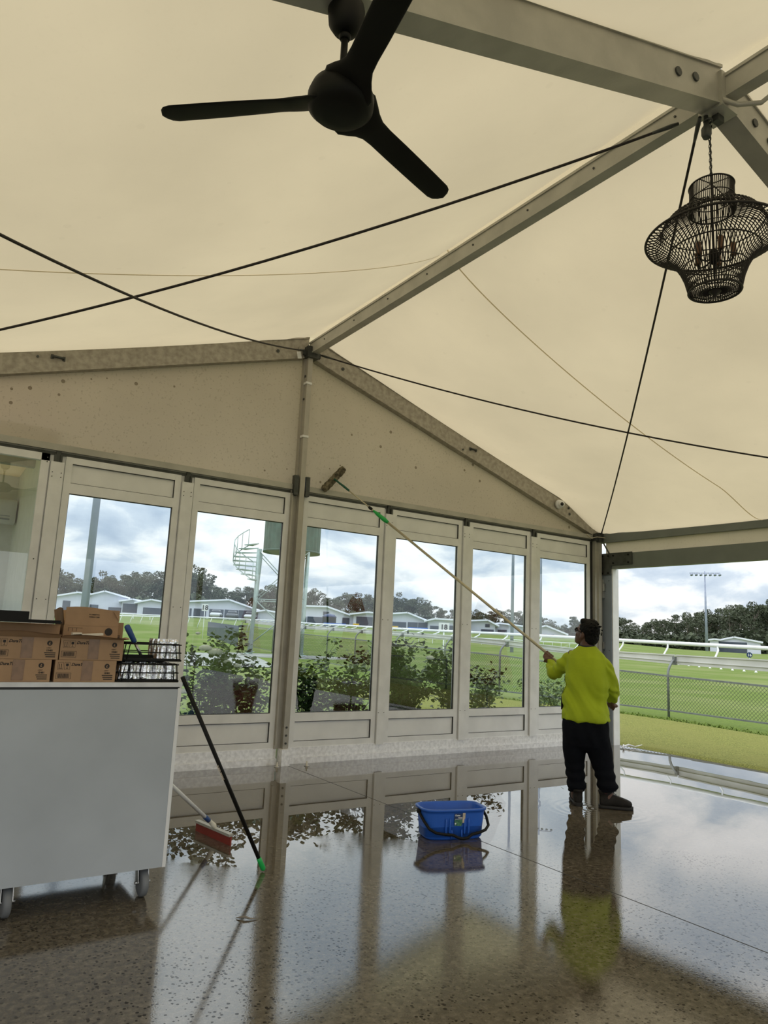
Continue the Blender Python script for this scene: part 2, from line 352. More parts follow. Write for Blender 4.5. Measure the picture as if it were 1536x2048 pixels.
# ------------------------------------------------------------------ ground and floor
def smooth01(t): t = max(0, min(1, t)); return t*t*(3-2*t)
def gz(x, y):
    """terrain height: flat by the marquee, rising gently towards the stables on the left"""
    dx, dy = x-CAM.x, y-CAM.y; r = math.hypot(dx, dy)
    if r < 20: return -.03
    az = smooth01((.86-dx/r)/.16) if dy > 0 else 0
    z = 2.85*smooth01((r-35)/105)
    if r > 140: z = 1.40+.01036*r
    zf = .9*smooth01((r-60)/140)
    return -.03 + z*az + zf*(1-az)
bm = bm_new()
rad = [0, 4, 8, 12, 16, 20, 26, 33, 40, 50, 60, 72, 85, 100, 115, 130, 145, 165, 190, 230, 300, 420, 700]
nA = 96; prevr = None; cvert = bm.verts.new((CAM.x, CAM.y, -.03))
for r_ in rad[1:]:
    ring = []
    for k in range(nA):
        a = 2*math.pi*k/nA; x = CAM.x+r_*math.sin(a); y = CAM.y+r_*math.cos(a); ring.append(bm.verts.new((x, y, gz(x, y))))
    for k in range(nA):
        k2 = (k+1) % nA
        bm.faces.new((cvert, ring[k2], ring[k])) if prevr is None else bm.faces.new((prevr[k], prevr[k2], ring[k2], ring[k]))
    prevr = ring
struct('ground', bm, 'lawn', smooth=True, label='mown green racecourse grass')
bm = bm_new(); box(bm, (-9, -19, -.3), (5.16, .12, 0)); struct('floor', bm, 'floor', label='wet exposed aggregate concrete slab')
bm = bm_new(); box(bm, (-.004, -19, -.01), (.002, -.12, .0007)); box(bm, (-9, -5.9, -.01), (-.004, -5.895, .0006))
struct('trim_1', bm, 'sole', label='dark expansion joint in the floor slab')
# artificial turf mat along the open side (a little thicker than the slab, ragged edge)
bm = bm_new()
def turf(u, v):
    y = -12+v*19.5; x = 5.165+u*(3.7+.25*math.sin(y*.7))
    if u == 0: x += .012*mnoise.noise(Vector((y*6, 0, 0)))
    return Vector((x, y, .035*min(1, u*40)*(1 if u < .97 else .2)-.012))
sheet(bm, turf, 40, 160); o = obj('turf_mat', bm, 'turf', smooth=True); tag(o, 'strip of olive artificial turf laid beside the wet slab', 'artificial turf')
bm = bm_new()
for k in range(2200):
    y = random.uniform(-4.5, 8.0); x = 8.95+.25*math.sin(y*.7)+random.gauss(0, .22)
    for q in range(3):
        a = random.uniform(0, 6.28); h = random.uniform(.02, .055); p = Vector((x+random.uniform(-.1, .1), y+random.uniform(-.1, .1), -.03)); s = Vector((math.cos(a)*.015, math.sin(a)*.015, 0))
        bm.faces.new([bm.verts.new(c) for c in (p-s, p+s, p+Vector((math.cos(a+1.5)*.05, math.sin(a+1.5)*.05, h)))])
o = obj('grass_tufts', bm, 'lawn'); tag(o, 'uneven longer grass growing along the edge of the turf', 'grass', kind='stuff')

# ------------------------------------------------------------------ marquee frame
ZB, SL, RH = 4.46, .312, .25            # rafter underside at ridge, slope, rafter depth
BAY = 5.0
def rb(x): return ZB - SL*abs(x)
def rafter(name, y, side, mat, label, w=.12):
    bm = bm_new()
    x1 = 5.06*side; x0 = .04*side
    for (dz0, dz1, ww) in ((0, .012, w), (.012, RH-.02, w-.016), (RH-.02, RH, w+.006)):
        vs = []
        for x in (x0, x1):
            for yy in (-ww/2, ww/2):
                for dz in (dz0, dz1): vs.append(bm.verts.new((x, y+yy, rb(x)+dz)))
        a = vs
        for f in ((0,1,3,2),(4,6,7,5),(0,4,5,1),(2,3,7,6),(0,2,6,4),(1,5,7,3)): bm.faces.new([a[i] for i in f])
    o = struct(name, bm, mat, label=label)
    return o
rl = [(0, -1, 'alu_dirty', 'mildewed gable rafter sloping down to the left'), (0, 1, 'alu_dirty', 'mildewed gable rafter sloping down to the right corner'),
      (-5, -1, 'alu', 'big aluminium rafter carrying the ceiling fan'), (-5, 1, 'alu', 'aluminium rafter running off to the right of the chandelier'),
      (-10, -1, 'alu', 'rear rafter on the left'), (-10, 1, 'alu', 'rear rafter on the right')]
k = 2
for y, s, mt, lb in rl:
    o = rafter('trim_%d' % k, y, s, mt, lb); k += 1
    bm = bm_new()
    sx = s
    if y == 0:
        x = (-2.62 if s < 0 else 2.45); z = rb(x)+.13
        for dx in (-.05, .05): box(bm, (x+dx-.012, -.066, z-.02), (x+dx+.012, -.056, z+.02))
        tube(bm, [(x-.05, -.075, z), (x+.05, -.075, z)], .012, 6)
        bolt(bm, (x-.17, -.056, z-.03), (0, -1, 0)); bolt(bm, (s*.42, -.056, rb(.42)+.1), (0, -1, 0), .02)
        if s > 0:
            for dx, dz in ((4.28, .17), (4.30, .09)): bolt(bm, (dx, -.056, rb(dx)+dz), (0, -1, 0), .018)
    else:
        for dx in (.30, .46): bolt(bm, (s*dx, y-.05, rb(dx)+.12), (0, -1, 0), .026, .012, 8)
    obj('latch' if y == 0 else 'bolt', bm, 'dark', o)
# ridge beams
for i, (ya, yb) in enumerate(((-.06, -4.93), (-5.07, -9.93))):
    bm = bm_new()
    for (z0, z1, ww) in ((0, .014, .085), (.014, .125, .07), (.125, .145, .09)):
        box(bm, (-ww/2, ya, 4.485+z0), (ww/2, yb, 4.485+z1))
    o = struct('trim_%d' % k, bm, 'alu' if i else 'alu', label='ridge beam, ' + ('bay by the window wall' if i == 0 else 'rear bay')); k += 1
    bm = bm_new()
    for q in range(8):
        y = ya-.35-q*.62; bolt(bm, (-.036, y, 4.485+.075), (-1, 0, 0), .008, .006)
    obj('screw', bm, 'dark', o)
# eave beams, valance and lintel of the open side
for side in (1, -1):
    bm = bm_new()
    X = 5*side
    for ya, yb in ((-.02, -4.95), (-5.05, -9.95)): box(bm, (X-.04, ya, 2.86), (X+.05, yb, 3.0))
    struct('trim_%d' % k, bm, 'greygreen', label='eave beam above the ' + ('open right side' if side > 0 else 'left wall')); k += 1
bm = bm_new()
def val(u, v): return Vector((5.012+.010*math.sin(u*37)+.012*mnoise.noise(Vector((u*22, v*2, 3))), -.12-u*9.8, 2.99-v*.33))
sheet(bm, val, 220, 6); struct('trim_%d' % k, bm, 'valance', smooth=True, label='cream fabric valance above the open side'); k += 1
bm = bm_new(); box(bm, (4.99, -.06, 2.472), (5.09, -9.9, 2.69))
for y in (-.05,): pass
o = struct('trim_%d' % k, bm, 'greygreen', label='grey green lintel over the open side'); k += 1
# door post of the opening with its corner gusset plate
bm = bm_new(); box(bm, (4.985, -.06, 1.225), (5.0, -.232, 2.40))
box(bm, (4.985, -.06, 0), (5.0, -.232, 1.225))
o = struct('trim_%d' % k, bm, 'bluegrey', label='blue grey door post'); k += 1
bm = bm_new(); box(bm, (5.0, -.10, 0), (5.13, -.245, 2.472)); obj('white_edge', bm, 'white', o)
bm = bm_new()
box(bm, (4.972, -.05, 2.38), (4.984, -.235, 2.70)); box(bm, (4.972, -.235, 2.52), (4.984, -.60, 2.70))
obj('gusset_plate', bm, 'dark', o)
bm = bm_new()
for y, z in ((-.09, 2.66), (-.19, 2.66), (-.28, 2.66), (-.54, 2.66), (-.54, 2.55), (-.28, 2.55), (-.09, 2.41), (-.19, 2.41)): bolt(bm, (4.972, y, z), (-1, 0, 0), .014, .01)
for y in (-.10, -.19):
    for z in (2.30, 1.30, .4): bolt(bm, (4.985, y, z), (-1, 0, 0), .006, .004)
obj('bolt', bm, 'black', o)
# corner post
bm = bm_new(); box(bm, (4.83, -.07, 0), (4.985, .07, 2.95)); box(bm, (4.88, -.10, 0), (4.94, -.07, 2.90))
o = struct('trim_%d' % k, bm, 'alu', label='right hand corner post of the marquee'); k += 1
bm = bm_new(); box(bm, (4.945, -.115, 2.05), (4.985, -.07, 2.32)); box(bm, (4.95, -.135, 2.15), (4.98, -.115, 2.26)); box(bm, (4.95, -.12, 1.32), (4.985, -.07, 1.42)); obj('hinge', bm, 'steel', o)
bm = bm_new(); beam(bm, (4.95, -.12, 2.86), (5.0, -.2, 2.68), .03, .02); box(bm, (4.86, -.12, 2.86), (4.99, -.05, 3.0)); box(bm, (4.80, -.10, 2.88), (4.86, -.02, 2.98)); obj('corner_bracket', bm, 'dark', o)
bm = bm_new(); tube(bm, [(4.60, -.10, 2.95), (4.70, -.11, 2.90), (4.82, -.12, 2.93), (4.95, -.14, 2.93), (5.02, -.18, 2.90)], .008, 6); obj('cable', bm, 'valance', o)
# centre post with foot, clips and bolts
bm = bm_new(); box(bm, (-.062, -.105, .16), (-.004, -.02, 4.46)); box(bm, (-.078, -.045, .16), (-.062, .01, 4.46))
o = struct('trim_%d' % k, bm, 'postalu', label='slim post in the middle of the window wall'); k += 1
bm = bm_new(); box(bm, (-.134, -.045, .16), (-.079, .03, 2.92)); box(bm, (-.132, -.07, .2), (-.118, -.045, 2.86)); box(bm, (-.002, -.04, .16), (.034, .03, 2.92)); obj('side_channel', bm, 'postalu', o)
bm = bm_new(); box(bm, (-.085, -.14, 0), (.012, -.02, .165)); obj('post_foot', bm, 'alu_base', o)
for z in (3.12, 3.50, 4.12):
    if z < 3.3: continue
    bm = bm_new(); box(bm, (-.072, -.112, z), (0, -.015, z+.025)); obj('cable_tie', bm, 'white', o)
for s in (-1, 1):
    bm = bm_new(); box(bm, (-.033+s*.045, -.10, 2.84), (-.033+s*.095, -.04, 3.06)); obj('clamp', bm, 'dark', o)
bm = bm_new()
for z in (.22, .30, .38): bolt(bm, (-.033, -.105, z), (0, -1, 0), .012, .008)
for z in (4.22, 3.95): bolt(bm, (-.062, -.06, z), (-1, 0, 0), .014, .008)
obj('bolt', bm, 'dark', o)
bm = bm_new(); box(bm, (-.09, -.14, 4.43), (.05, -.02, 4.56)); box(bm, (-.12, -.09, 4.46), (.10, -.06, 4.52)); obj('peak_bracket', bm, 'dark', o)
# roof membrane, sagging between the frames
def roof(side, ya, yb):
    def f(u, v):
        x = side*5.02*u; z = rb(x)+RH+.005
        sag = .30*(max(0, 4*u*(1-u)))**.55*(max(0, 4*v*(1-v)))**.55
        z -= .16*smooth01((u-.80)/.18)
        wr = 0
        for (uu, vv) in ((0, 0), (0, 1), (1, 0), (1, 1)):
            du, dv = (u-uu)*5, (v-vv)*5; d = math.hypot(du, dv)
            if d < 1.3: wr += .012*math.sin(math.atan2(du, dv)*26)*smooth01(d/.25)*(1-d/1.3)**2
        return Vector((x, ya+(yb-ya)*v, z-sag+wr))
    return f
for i, (s, ya, yb) in enumerate(((-1, -.03, -4.97), (1, -.03, -4.97), (-1, -5.03, -9.97), (1, -5.03, -9.97))):
    bm = bm_new(); sheet(bm, roof(s, ya, yb), 72, 72)
    struct('ceiling' if i == 0 else 'ceiling.%03d' % i, bm, 'roof', smooth=True, label='cream translucent roof membrane, %s of the ridge, %s bay' % ('left' if s < 0 else 'right', 'front' if i < 2 else 'rear'))
for i, s in enumerate((-1, 1)):          # the roof carries on over the garden side of the window wall
    bm = bm_new(); fo_ = roof(s, .10, 2.70); sheet(bm, lambda u, v: fo_(u, v)+Vector((0, 0, .10)), 40, 24); struct('ceiling.%03d' % (4+i), bm, 'roof', smooth=True, label='roof membrane overhanging outside the window wall')
    o = rafter('trim_%d' % k, 2.72, s, 'alu', 'outer rafter of the roof overhang'); o.location.z = .12; k += 1
    bm = bm_new(); box(bm, (s*5-.04, .08, 2.99), (s*5+.05, 2.75, 3.10)); struct('trim_%d' % k, bm, 'greygreen', label='eave beam of the roof overhang'); k += 1
for s in (-1, 1):                       # welded seam in the membrane
    bm = bm_new(); f = roof(s, -.03, -4.97)
    sheet(bm, lambda u, v: f(u, .498+.003*v)-Vector((0, 0, .004)), 60, 1)
    struct('trim_%d' % k, bm, 'seam', smooth=True, label='welded seam in the roof membrane'); k += 1
# gable wall membrane
for s in (-1, 1):
    bm = bm_new()
    def gf(u, v):
        x = s*(.03+u*4.9); z0 = 2.955; z1 = max(z0+.002, rb(x)+.02)
        return Vector((x, .03+.012*mnoise.noise(Vector((x*1.2, v*2, 5))), z0+(z1-z0)*v))
    sheet(bm, gf, 60, 12); struct('wall_back' if s < 0 else 'wall_back.001', bm, 'gable', smooth=True, label='grey white gable membrane %s of the centre post' % ('left' if s < 0 else 'right'))
# rear gable, left wall
bm = bm_new()
def gr_(u, v):
    x = -4.95+u*9.9; return Vector((x, -10.0, 2.75+(rb(x)+.02-2.75)*v))
sheet(bm, gr_, 40, 6); struct('wall_rear', bm, 'gable', smooth=True)
bm = bm_new(); sheet(bm, lambda u, v: Vector((-5.0, -4.6+u*4.6, v*2.9)), 30, 6); struct('wall_left', bm, 'gable', smooth=True)
for x in (-5, -2.5, 0, 2.5, 5):
    bm = bm_new(); box(bm, (x-.05, -10.06, 0), (x+.05, -9.94, 2.8 if abs(x) > 4 else 2.75)); struct('trim_%d' % k, bm, 'alu', label='rear frame post'); k += 1
# header rail and base sill
bm = bm_new(); box(bm, (-4.95, -.055, 2.905), (-.085, .03, 2.965)); box(bm, (.085, -.055, 2.905), (4.86, .03, 2.965)); box(bm, (-4.95, -.02, 2.865), (-.085, .03, 2.905)); box(bm, (.03, -.02, 2.865), (4.83, .03, 2.905))
o = struct('trim_%d' % k, bm, 'alu', label='aluminium header rail above the windows'); k += 1
bm = bm_new(); box(bm, (-4.95, -.025, 2.866), (-.085, -.018, 2.895)); box(bm, (.03, -.025, 2.866), (4.83, -.018, 2.895)); obj('shadow_gap', bm, 'dark', o)
bm = bm_new()
for xa, xb in ((-4.95, -.10), (.015, 4.83)):
    box(bm, (xa, -.035, .068), (xb, .06, .163)); box(bm, (xa, -.055, 0), (xb, .06, .062)); box(bm, (xa, -.03, .06), (xb, .06, .07))
o = struct('baseboard_back', bm, 'alu_base', label='scuffed aluminium sill under the windows')
# glazed panels
XS = [-4.88, None, -2.439, -1.216, .036, 1.242, 2.456, 3.679]
PW = 1.084
def wpanel(n, x):
    bm = bm_new(); f = .060; y0, y1 = -.03, .025
    box(bm, (x, y0, .163), (x+f, y1, 2.866)); box(bm, (x+PW-f, y0, .163), (x+PW, y1, 2.866))
    for za, zb in ((.163, .224), (.428, .515), (2.529, 2.623), (2.806, 2.866)): box(bm, (x+f, y0+.001, za), (x+PW-f, y1, zb))
    o = struct('window_%d' % n, bm, 'frame')
    bm = bm_new()
    for za, zb in ((.515, 2.529),):      # black gasket
        box(bm, (x+f, -.012, za), (x+f+.006, .01, zb)); box(bm, (x+PW-f-.006, -.012, za), (x+PW-f, .01, zb)); box(bm, (x+f, -.012, za), (x+PW-f, .01, za+.006)); box(bm, (x+f, -.012, zb-.006), (x+PW-f, .01, zb))
    for za, zb in ((.224, .428), (2.623, 2.806)):
        box(bm, (x+f, -.028, zb-.006), (x+PW-f, 0, zb)); box(bm, (x+PW-f-.006, -.028, za), (x+PW-f, 0, zb))
        box(bm, (x+f, -.028, za), (x+PW-f, 0, za+.004))
    obj('gasket', bm, 'blackrubber', o)
    for za, zb in ((.224, .428), (2.623, 2.806)):
        bm = bm_new(); box(bm, (x+f, -.012, za), (x+PW-f, .012, zb)); obj('infill_panel', bm, 'panel', o)
    bm = bm_new(); vs = [bm.verts.new(p) for p in ((x+f, 0, .515), (x+PW-f, 0, .515), (x+PW-f, 0, 2.529), (x+f, 0, 2.529))]; bm.faces.new(vs); obj('pane', bm, 'glass', o)
    return o
wn = 1
for x in XS:
    if x is None: continue
    wpanel(wn, x)['label'] = 'tall glazed panel with small white infill panels, number %d from the left' % wn; wn += 1
# mullions between the panels
for x0 in (-3.80+PW-.01-1.084-.0, ):
    pass
gaps = [(-3.80, -3.66), (-2.578, -2.439), (-1.355, -1.216), (1.120, 1.242), (2.326, 2.456), (3.540, 3.679)]
for a, b in gaps:
    bm = bm_new(); box(bm, (a-.002, -.012, .16), (b+.002, .028, 2.90)); c = (a+b)/2; hw = (b-a)/2-.012
    box(bm, (c-hw, -.052, .15), (c+hw, .03, 2.80))
    o = struct('trim_%d' % k, bm, 'frame', label='white mullion'); k += 1
    bm = bm_new(); box(bm, (c-.034, -.056, 2.80), (c-.016, -.02, 2.866)); box(bm, (c+.016, -.056, 2.80), (c+.034, -.02, 2.866)); box(bm, (c-.02, -.04, 2.78), (c+.02, -.02, 2.905)); obj('bracket', bm, 'dark', o)
    bm = bm_new()
    for z in (2.70, 2.66, 1.55, .5):
        for dx in (-.038, .038): bolt(bm, (c+dx, -.052, z), (0, -1, 0), .005, .003)
    obj('screw', bm, 'dark', o)
bm = bm_new(); box(bm, (4.763, -.02, .16), (4.83, .03, 2.866)); struct('trim_%d' % k, bm, 'blackrubber', label='dark packer beside the last window'); k += 1
# glazed door at far left, a site office with an air conditioner behind it
bm = bm_new(); x0, x1 = -3.66, -2.578
box(bm, (x0, -.035, .163), (x0+.07, .02, 2.866)); box(bm, (x1-.07, -.035, .163), (x1, .02, 2.866)); box(bm, (x0, -.035, .163), (x1, .02, .30)); box(bm, (x0, -.035, 2.80), (x1, .02, 2.866))
o = struct('door_1', bm, 'frame', label='full height glazed door at the left end')
bm = bm_new(); bm.faces.new([bm.verts.new(p) for p in ((x0+.07, 0, .3), (x1-.07, 0, .3), (x1-.07, 0, 2.8), (x0+.07, 0, 2.8))]); obj('pane', bm, 'glass', o)
bm = bm_new()
for z in (2.83, 2.79): bolt(bm, (x1-.02, -.035, z), (0, -1, 0), .006, .003)
for z in (1.9, 1.2): bolt(bm, (x1-.03, -.035, z), (0, -1, 0), .006, .003)
obj('screw', bm, 'dark', o)
bm = bm_new(); box(bm, (-4.9, 2.2, -.03), (-2.52, 2.3, 3.1)); box(bm, (-2.56, .08, -.03), (-2.50, 2.3, 3.1)); struct('wall_office', bm, 'whitewall')
bm = bm_new(); box(bm, (-4.9, 1.0, 2.92), (-2.56, 1.1, 3.0)); struct('trim_%d' % k, bm, 'alu', label='purlin of the site office'); k += 1
bm = bm_new(); sheet(bm, lambda u, v: Vector((-4.9+u*2.36, .06+v*2.2, 3.12-.12*v)), 8, 8); struct('ceiling_office', bm, 'roof', smooth=True)
t = thing('air_conditioner', 'white split air conditioner on the office wall behind the left glazed door', 'air conditioner', (-3.0, 2.08, 2.55))
bm = bm_new()
loft(bm, [((x, -.10, 0), (0, .10, 0), (0, 0, .14)) for x in (-.45, .42)], 20, 4); obj('housing', bm, 'white', t)
bm = bm_new(); box(bm, (-.38, -.205, -.10), (.36, -.15, -.085)); box(bm, (-.38, -.205, -.06), (.36, -.198, -.055)); obj('louvre', bm, 'bluegrey', t)

# ------------------------------------------------------------------ bracing cables
def brace(name, a, b, sag, label, r=.0085):
    a = Vector(a); b = Vector(b); bm = bm_new()
    pts = [a+(b-a)*(i/24)-Vector((0, 0, 4*sag*(i/24)*(1-i/24))) for i in range(25)]
    tube(bm, pts, r, 6); o = obj(name, bm, 'rope', smooth=True); tag(o, label, 'cable')
    for p, q in ((pts[0], pts[1]), (pts[-1], pts[-2])):
        bm = bm_new(); e = (q-p).normalized(); tube(bm, [p, p+e*.05, p+e*.12, p+e*.16], [.010, .014, .011, .009], 8)
        obj('turnbuckle', bm, 'dark', o)
brace('bracing_cable', (-.08, -4.80, 4.46), (-4.9, -.06, 2.98), .20, 'dark cable from the ridge node by the fan down to the far left')
brace('bracing_cable', (-.12, -.10, 4.50), (-4.9, -4.78, 2.90), .22, 'dark cable from the window wall peak rising to the upper left')
brace('bracing_cable', (.10, -.10, 4.50), (4.9, -4.9, 2.98), .20, 'dark cable from the window wall peak to the right edge')
brace('bracing_cable', (-.10, -4.95, 4.40), (4.93, -.10, 2.98), .12, 'dark cable passing behind the chandelier down to the corner post')

# ------------------------------------------------------------------ ceiling fan
t = thing('ceiling_fan', 'black three bladed ceiling fan under the big rafter', 'ceiling fan', (-2.465, -5.0, 3.69))
bm = bm_new(); lathe(bm, [(.066, 0.0), (.07, -.02), (.064, -.075), (.045, -.105), (.02, -.112)], n=28); obj('canopy', bm, 'black', t)
bm = bm_new(); tube(bm, [(0, 0, -.10), (0, 0, -.33)], .013, 12); lathe(bm, [(.02, -.12), (.024, -.125), (.018, -.14)], n=12); obj('rod', bm, 'black', t)
bm = bm_new(); lathe(bm, [(.03, -.31), (.075, -.325), (.110, -.352), (.122, -.385), (.120, -.425), (.10, -.445), (.06, -.452), (.001, -.454)], n=40); obj('motor', bm, 'black', t)
FANROT = 0
for bi, ang in enumerate((FANA := (137, 19, -101))):
    bm = bm_new(); a0 = R(ang)
    d = Vector((math.cos(a0), math.sin(a0), 0)); s = Vector((-math.sin(a0), math.cos(a0), 0))
    rings = []
    prof = [(.05, .095, 26), (.09, .098, 26), (.13, .078, 24), (.155, .064, 20), (.19, .052, 17), (.24, .050, 14), (.34, .052, 12), (.46, .053, 10), (.56, .053, 9), (.65, .052, 8), (.675, .044, 8), (.69, .028, 8), (.697, .006, 8)]
    for rr_, hw, tw in prof:
        q = -R(tw); ax = s*math.cos(q)+Vector((0, 0, 1))*math.sin(q); nx = -s*math.sin(q)+Vector((0, 0, 1))*math.cos(q)
        rings.append((d*rr_+Vector((0, 0, -.395)), ax*hw, nx*(.006 if rr_ > .2 else .014)))
    loft(bm, rings, 20); obj('blade', bm, 'black', t, True)

# ------------------------------------------------------------------ chandelier
CH = (-.04, -4.97)
t = thing('chandelier', 'black rattan lantern chandelier hanging on a chain from the ridge node', 'chandelier', (CH[0], CH[1], 3.335))
t_ch = t
prof = [(.147, .795), (.147, .70), (.150, .60), (.190, .598), (.245, .580), (.300, .545), (.335, .495), (.352, .435), (.385, .405), (.445, .400), (.453, .392), (.440, .375), (.375, .335), (.305, .285), (.255, .23), (.222, .17), (.195, .10), (.178, .03), (.172, 0)]
def prof_pts(a, pr=prof, dz=0, tw=0):
    n_ = len(pr); return [Vector((r_*math.cos(a+tw*i/n_), r_*math.sin(a+tw*i/n_), z+dz)) for i, (r_, z) in enumerate(pr)]
bm = bm_new()
for q in range(72):
    a = 2*math.pi*q/72; tube(bm, prof_pts(a), .0042, 4)
obj('rib_cage', bm, 'rattan', t, True)
bm = bm_new()
def ring(bm, r_, z, th, n=64, c=(0, 0)): tube(bm, [(c[0]+r_*math.cos(2*math.pi*i/n), c[1]+r_*math.sin(2*math.pi*i/n), z) for i in range(n)], th, 6, True)
for r_, z, th in ((.150, .795, .006), (.150, .695, .004), (.153, .60, .006), (.335, .495, .004), (.453, .392, .009), (.306, .285, .005), (.222, .17, .004), (.172, 0, .008), (.178, .03, .004), (.375, .335, .003)): ring(bm, r_, z, th)
obj('hoop', bm, 'rattan', t, True)
bm = bm_new()
for q in range(48):
    a = 2*math.pi*q/48; tube(bm, [(.178*math.cos(a), .178*math.sin(a), 0), (.10*math.cos(a), .10*math.sin(a), -.004), (.02*math.cos(a), .02*math.sin(a), .0)], .0032, 4)
ring(bm, .13, -.002, .003, 40); ring(bm, .085, -.004, .003, 32); ring(bm, .04, -.002, .004, 24)
lathe(bm, [(.045, .005), (.035, -.01), (.016, -.02), (.012, -.035), (.001, -.055)], n=16); obj('bottom_grille', bm, 'rattan', t, True)
bm = bm_new(); tube(bm, [(0, 0, .90), (0, 0, .10)], .008, 8); lathe(bm, [(.03, .30), (.036, .27), (.03, .22), (.012, .2)], n=14)
for q in range(5):
    a = 2*math.pi*q/5+.3; c_, s_ = math.cos(a), math.sin(a)
    tube(bm, [(0, 0, .25), (.06*c_, .06*s_, .215), (.11*c_, .11*s_, .215), (.125*c_, .125*s_, .25)], .006, 6)
for q in range(4):
    a = math.pi/2*q; tube(bm, [(.15*math.cos(a), .15*math.sin(a), .795), (0, 0, .82)], .004, 5)
obj('stem_and_arms', bm, 'black', t, True)
for q in range(5):
    a = 2*math.pi*q/5+.3; c_ = (.125*math.cos(a), .125*math.sin(a), 0)
    bm = bm_new(); lathe(bm, [(.022, .25), (.024, .255), (.018, .262), (.018, .34), (.014, .343)], c_, 12); so = obj('candle_socket', bm, 'wood', t, True)
    bm = bm_new(); lathe(bm, [(.009, .342), (.017, .365), (.019, .385), (.013, .42), (.004, .445), (.001, .45)], c_, 14); obj('bulb', bm, 'bulb', so, True)
bm = bm_new(); z = .82; q = 0
while z < 1.30:
    pts = []
    for i in range(10):
        a = 2*math.pi*i/10; u_, v_ = .010*math.cos(a), .020*math.sin(a)
        pts.append(((u_ if q % 2 else 0), (0 if q % 2 else u_), z+.018+v_))
    tube(bm, pts, .003, 5, True); z += .028; q += 1
obj('chain', bm, 'dark', t, True)
bm = bm_new(); tube(bm, [(.02, .01, .83), (.022, .012, 1.0), (.02, .01, 1.18), (.03, .0, 1.3)], .004, 5); obj('flex', bm, 'black', t, True)
t_ch.scale = (.79, .79, .80)
t = thing('ridge_node_bracket', 'steel node bracket with shackle where the rafters cross above the chandelier', 'bracket', (0, -5, 4.40))
bm = bm_new(); box(bm, (-.075, -.075, .02), (.075, .075, .24)); obj('plate', bm, 'alu', t)
bm = bm_new(); ring(bm, .022, -.015, .006, 20, (-.05, .03)); lathe(bm, [(.02, -.12), (.028, -.10), (.028, -.06), (.015, -.04), (.012, .03)], (-.055, .04, 0), 12); box(bm, (-.03, -.02, -.02), (.03, .02, .03)); obj('shackle', bm, 'dark', t)
bm = bm_new(); tube(bm, [(-.07, -.07, .05), (.0, -.12, .02), (.10, -.2, .03), (.16, -.30, .11), (.14, -.32, .16)], .014, 8); obj('cable_wrap', bm, 'alu', t, True)

# ------------------------------------------------------------------ security camera, tag, floor anchors
t = thing('security_camera', 'white dome camera on the gable rafter near the right corner', 'camera', (4.05, -.066, 3.315))
bm = bm_new(); lathe(bm, [(.062, 0), (.066, .02), (.062, .04)], n=24, mat=Matrix.Rotation(R(90), 3, 'X')); ell(bm, (0, -.055, 0), (.052, .052, .052)); obj('housing', bm, 'white', t, True)
bm = bm_new(); ell(bm, (-.018, -.090, -.006), (.026, .024, .026)); obj('lens', bm, 'blackrubber', t, True)
t = thing('luggage_tag', 'small white tag dangling at the peak of the window wall', 'tag', (-.19, -.10, 4.50))
bm = bm_new(); box(bm, (-.03, -.002, -.11), (.02, 0, -.03), rot=Matrix.Rotation(R(-14), 3, 'Y')); obj('card', bm, 'white', t)
bm = bm_new(); tube(bm, [(0, 0, .02), (-.002, 0, -.01), (.005, 0, -.04)], .002, 5); obj('string', bm, 'dark', t)
for i, (x, y, lb) in enumerate(((-.14, -.16, 'bolt anchor in the wet floor left of the centre post'), (.18, -.20, 'bolt anchor in the wet floor right of the centre post'))):
    bm = bm_new(); lathe(bm, [(.03, 0), (.03, .006), (.014, .008), (.014, .025), (.008, .028), (.008, .05)], (x, y, 0), 8); tag(obj('floor_anchor', bm, 'steel'), lb, 'anchor bolt')

# ------------------------------------------------------------------ cart with everything on it
CX0, CX1, CY0, CY1, CT = -3.24, -2.246, -3.20, -2.42, 1.075
t = thing('serving_cart', 'pale grey laminate cart on castors with boxes stacked on top', 'cart', ((CX0+CX1)/2, (CY0+CY1)/2, 0))
ox, oy = (CX0+CX1)/2, (CY0+CY1)/2
def cb_(bm, a, b): box(bm, (a[0]-ox, a[1]-oy, a[2]), (b[0]-ox, b[1]-oy, b[2]))
bm = bm_new(); cb_(bm, (CX0, CY0, .150), (CX1-.018, CY0+.018, 1.040)); cb_(bm, (CX0, CY1-.018, .15), (CX1-.018, CY1, 1.04)); cb_(bm, (CX0, CY0+.018, .15), (CX0+.018, CY1-.018, 1.04)); cb_(bm, (CX0+.018, CY0+.018, .165), (CX1-.02, CY1-.018, .18)); obj('body', bm, 'cartgrey', t)
bm = bm_new(); cb_(bm, (CX1-.018, CY0-.003, .150), (CX1, CY1, 1.046)); obj('side_panel', bm, 'white', t)
bm = bm_new(); cb_(bm, (CX0, CY0-.004, 1.052), (CX1+.003, CY1+.01, CT)); obj('countertop', bm, 'topsteel', t)
bm = bm_new(); cb_(bm, (CX0, CY0, 1.040), (CX1-.01, CY1, 1.052)); obj('shadow_line', bm, 'blackrubber', t)
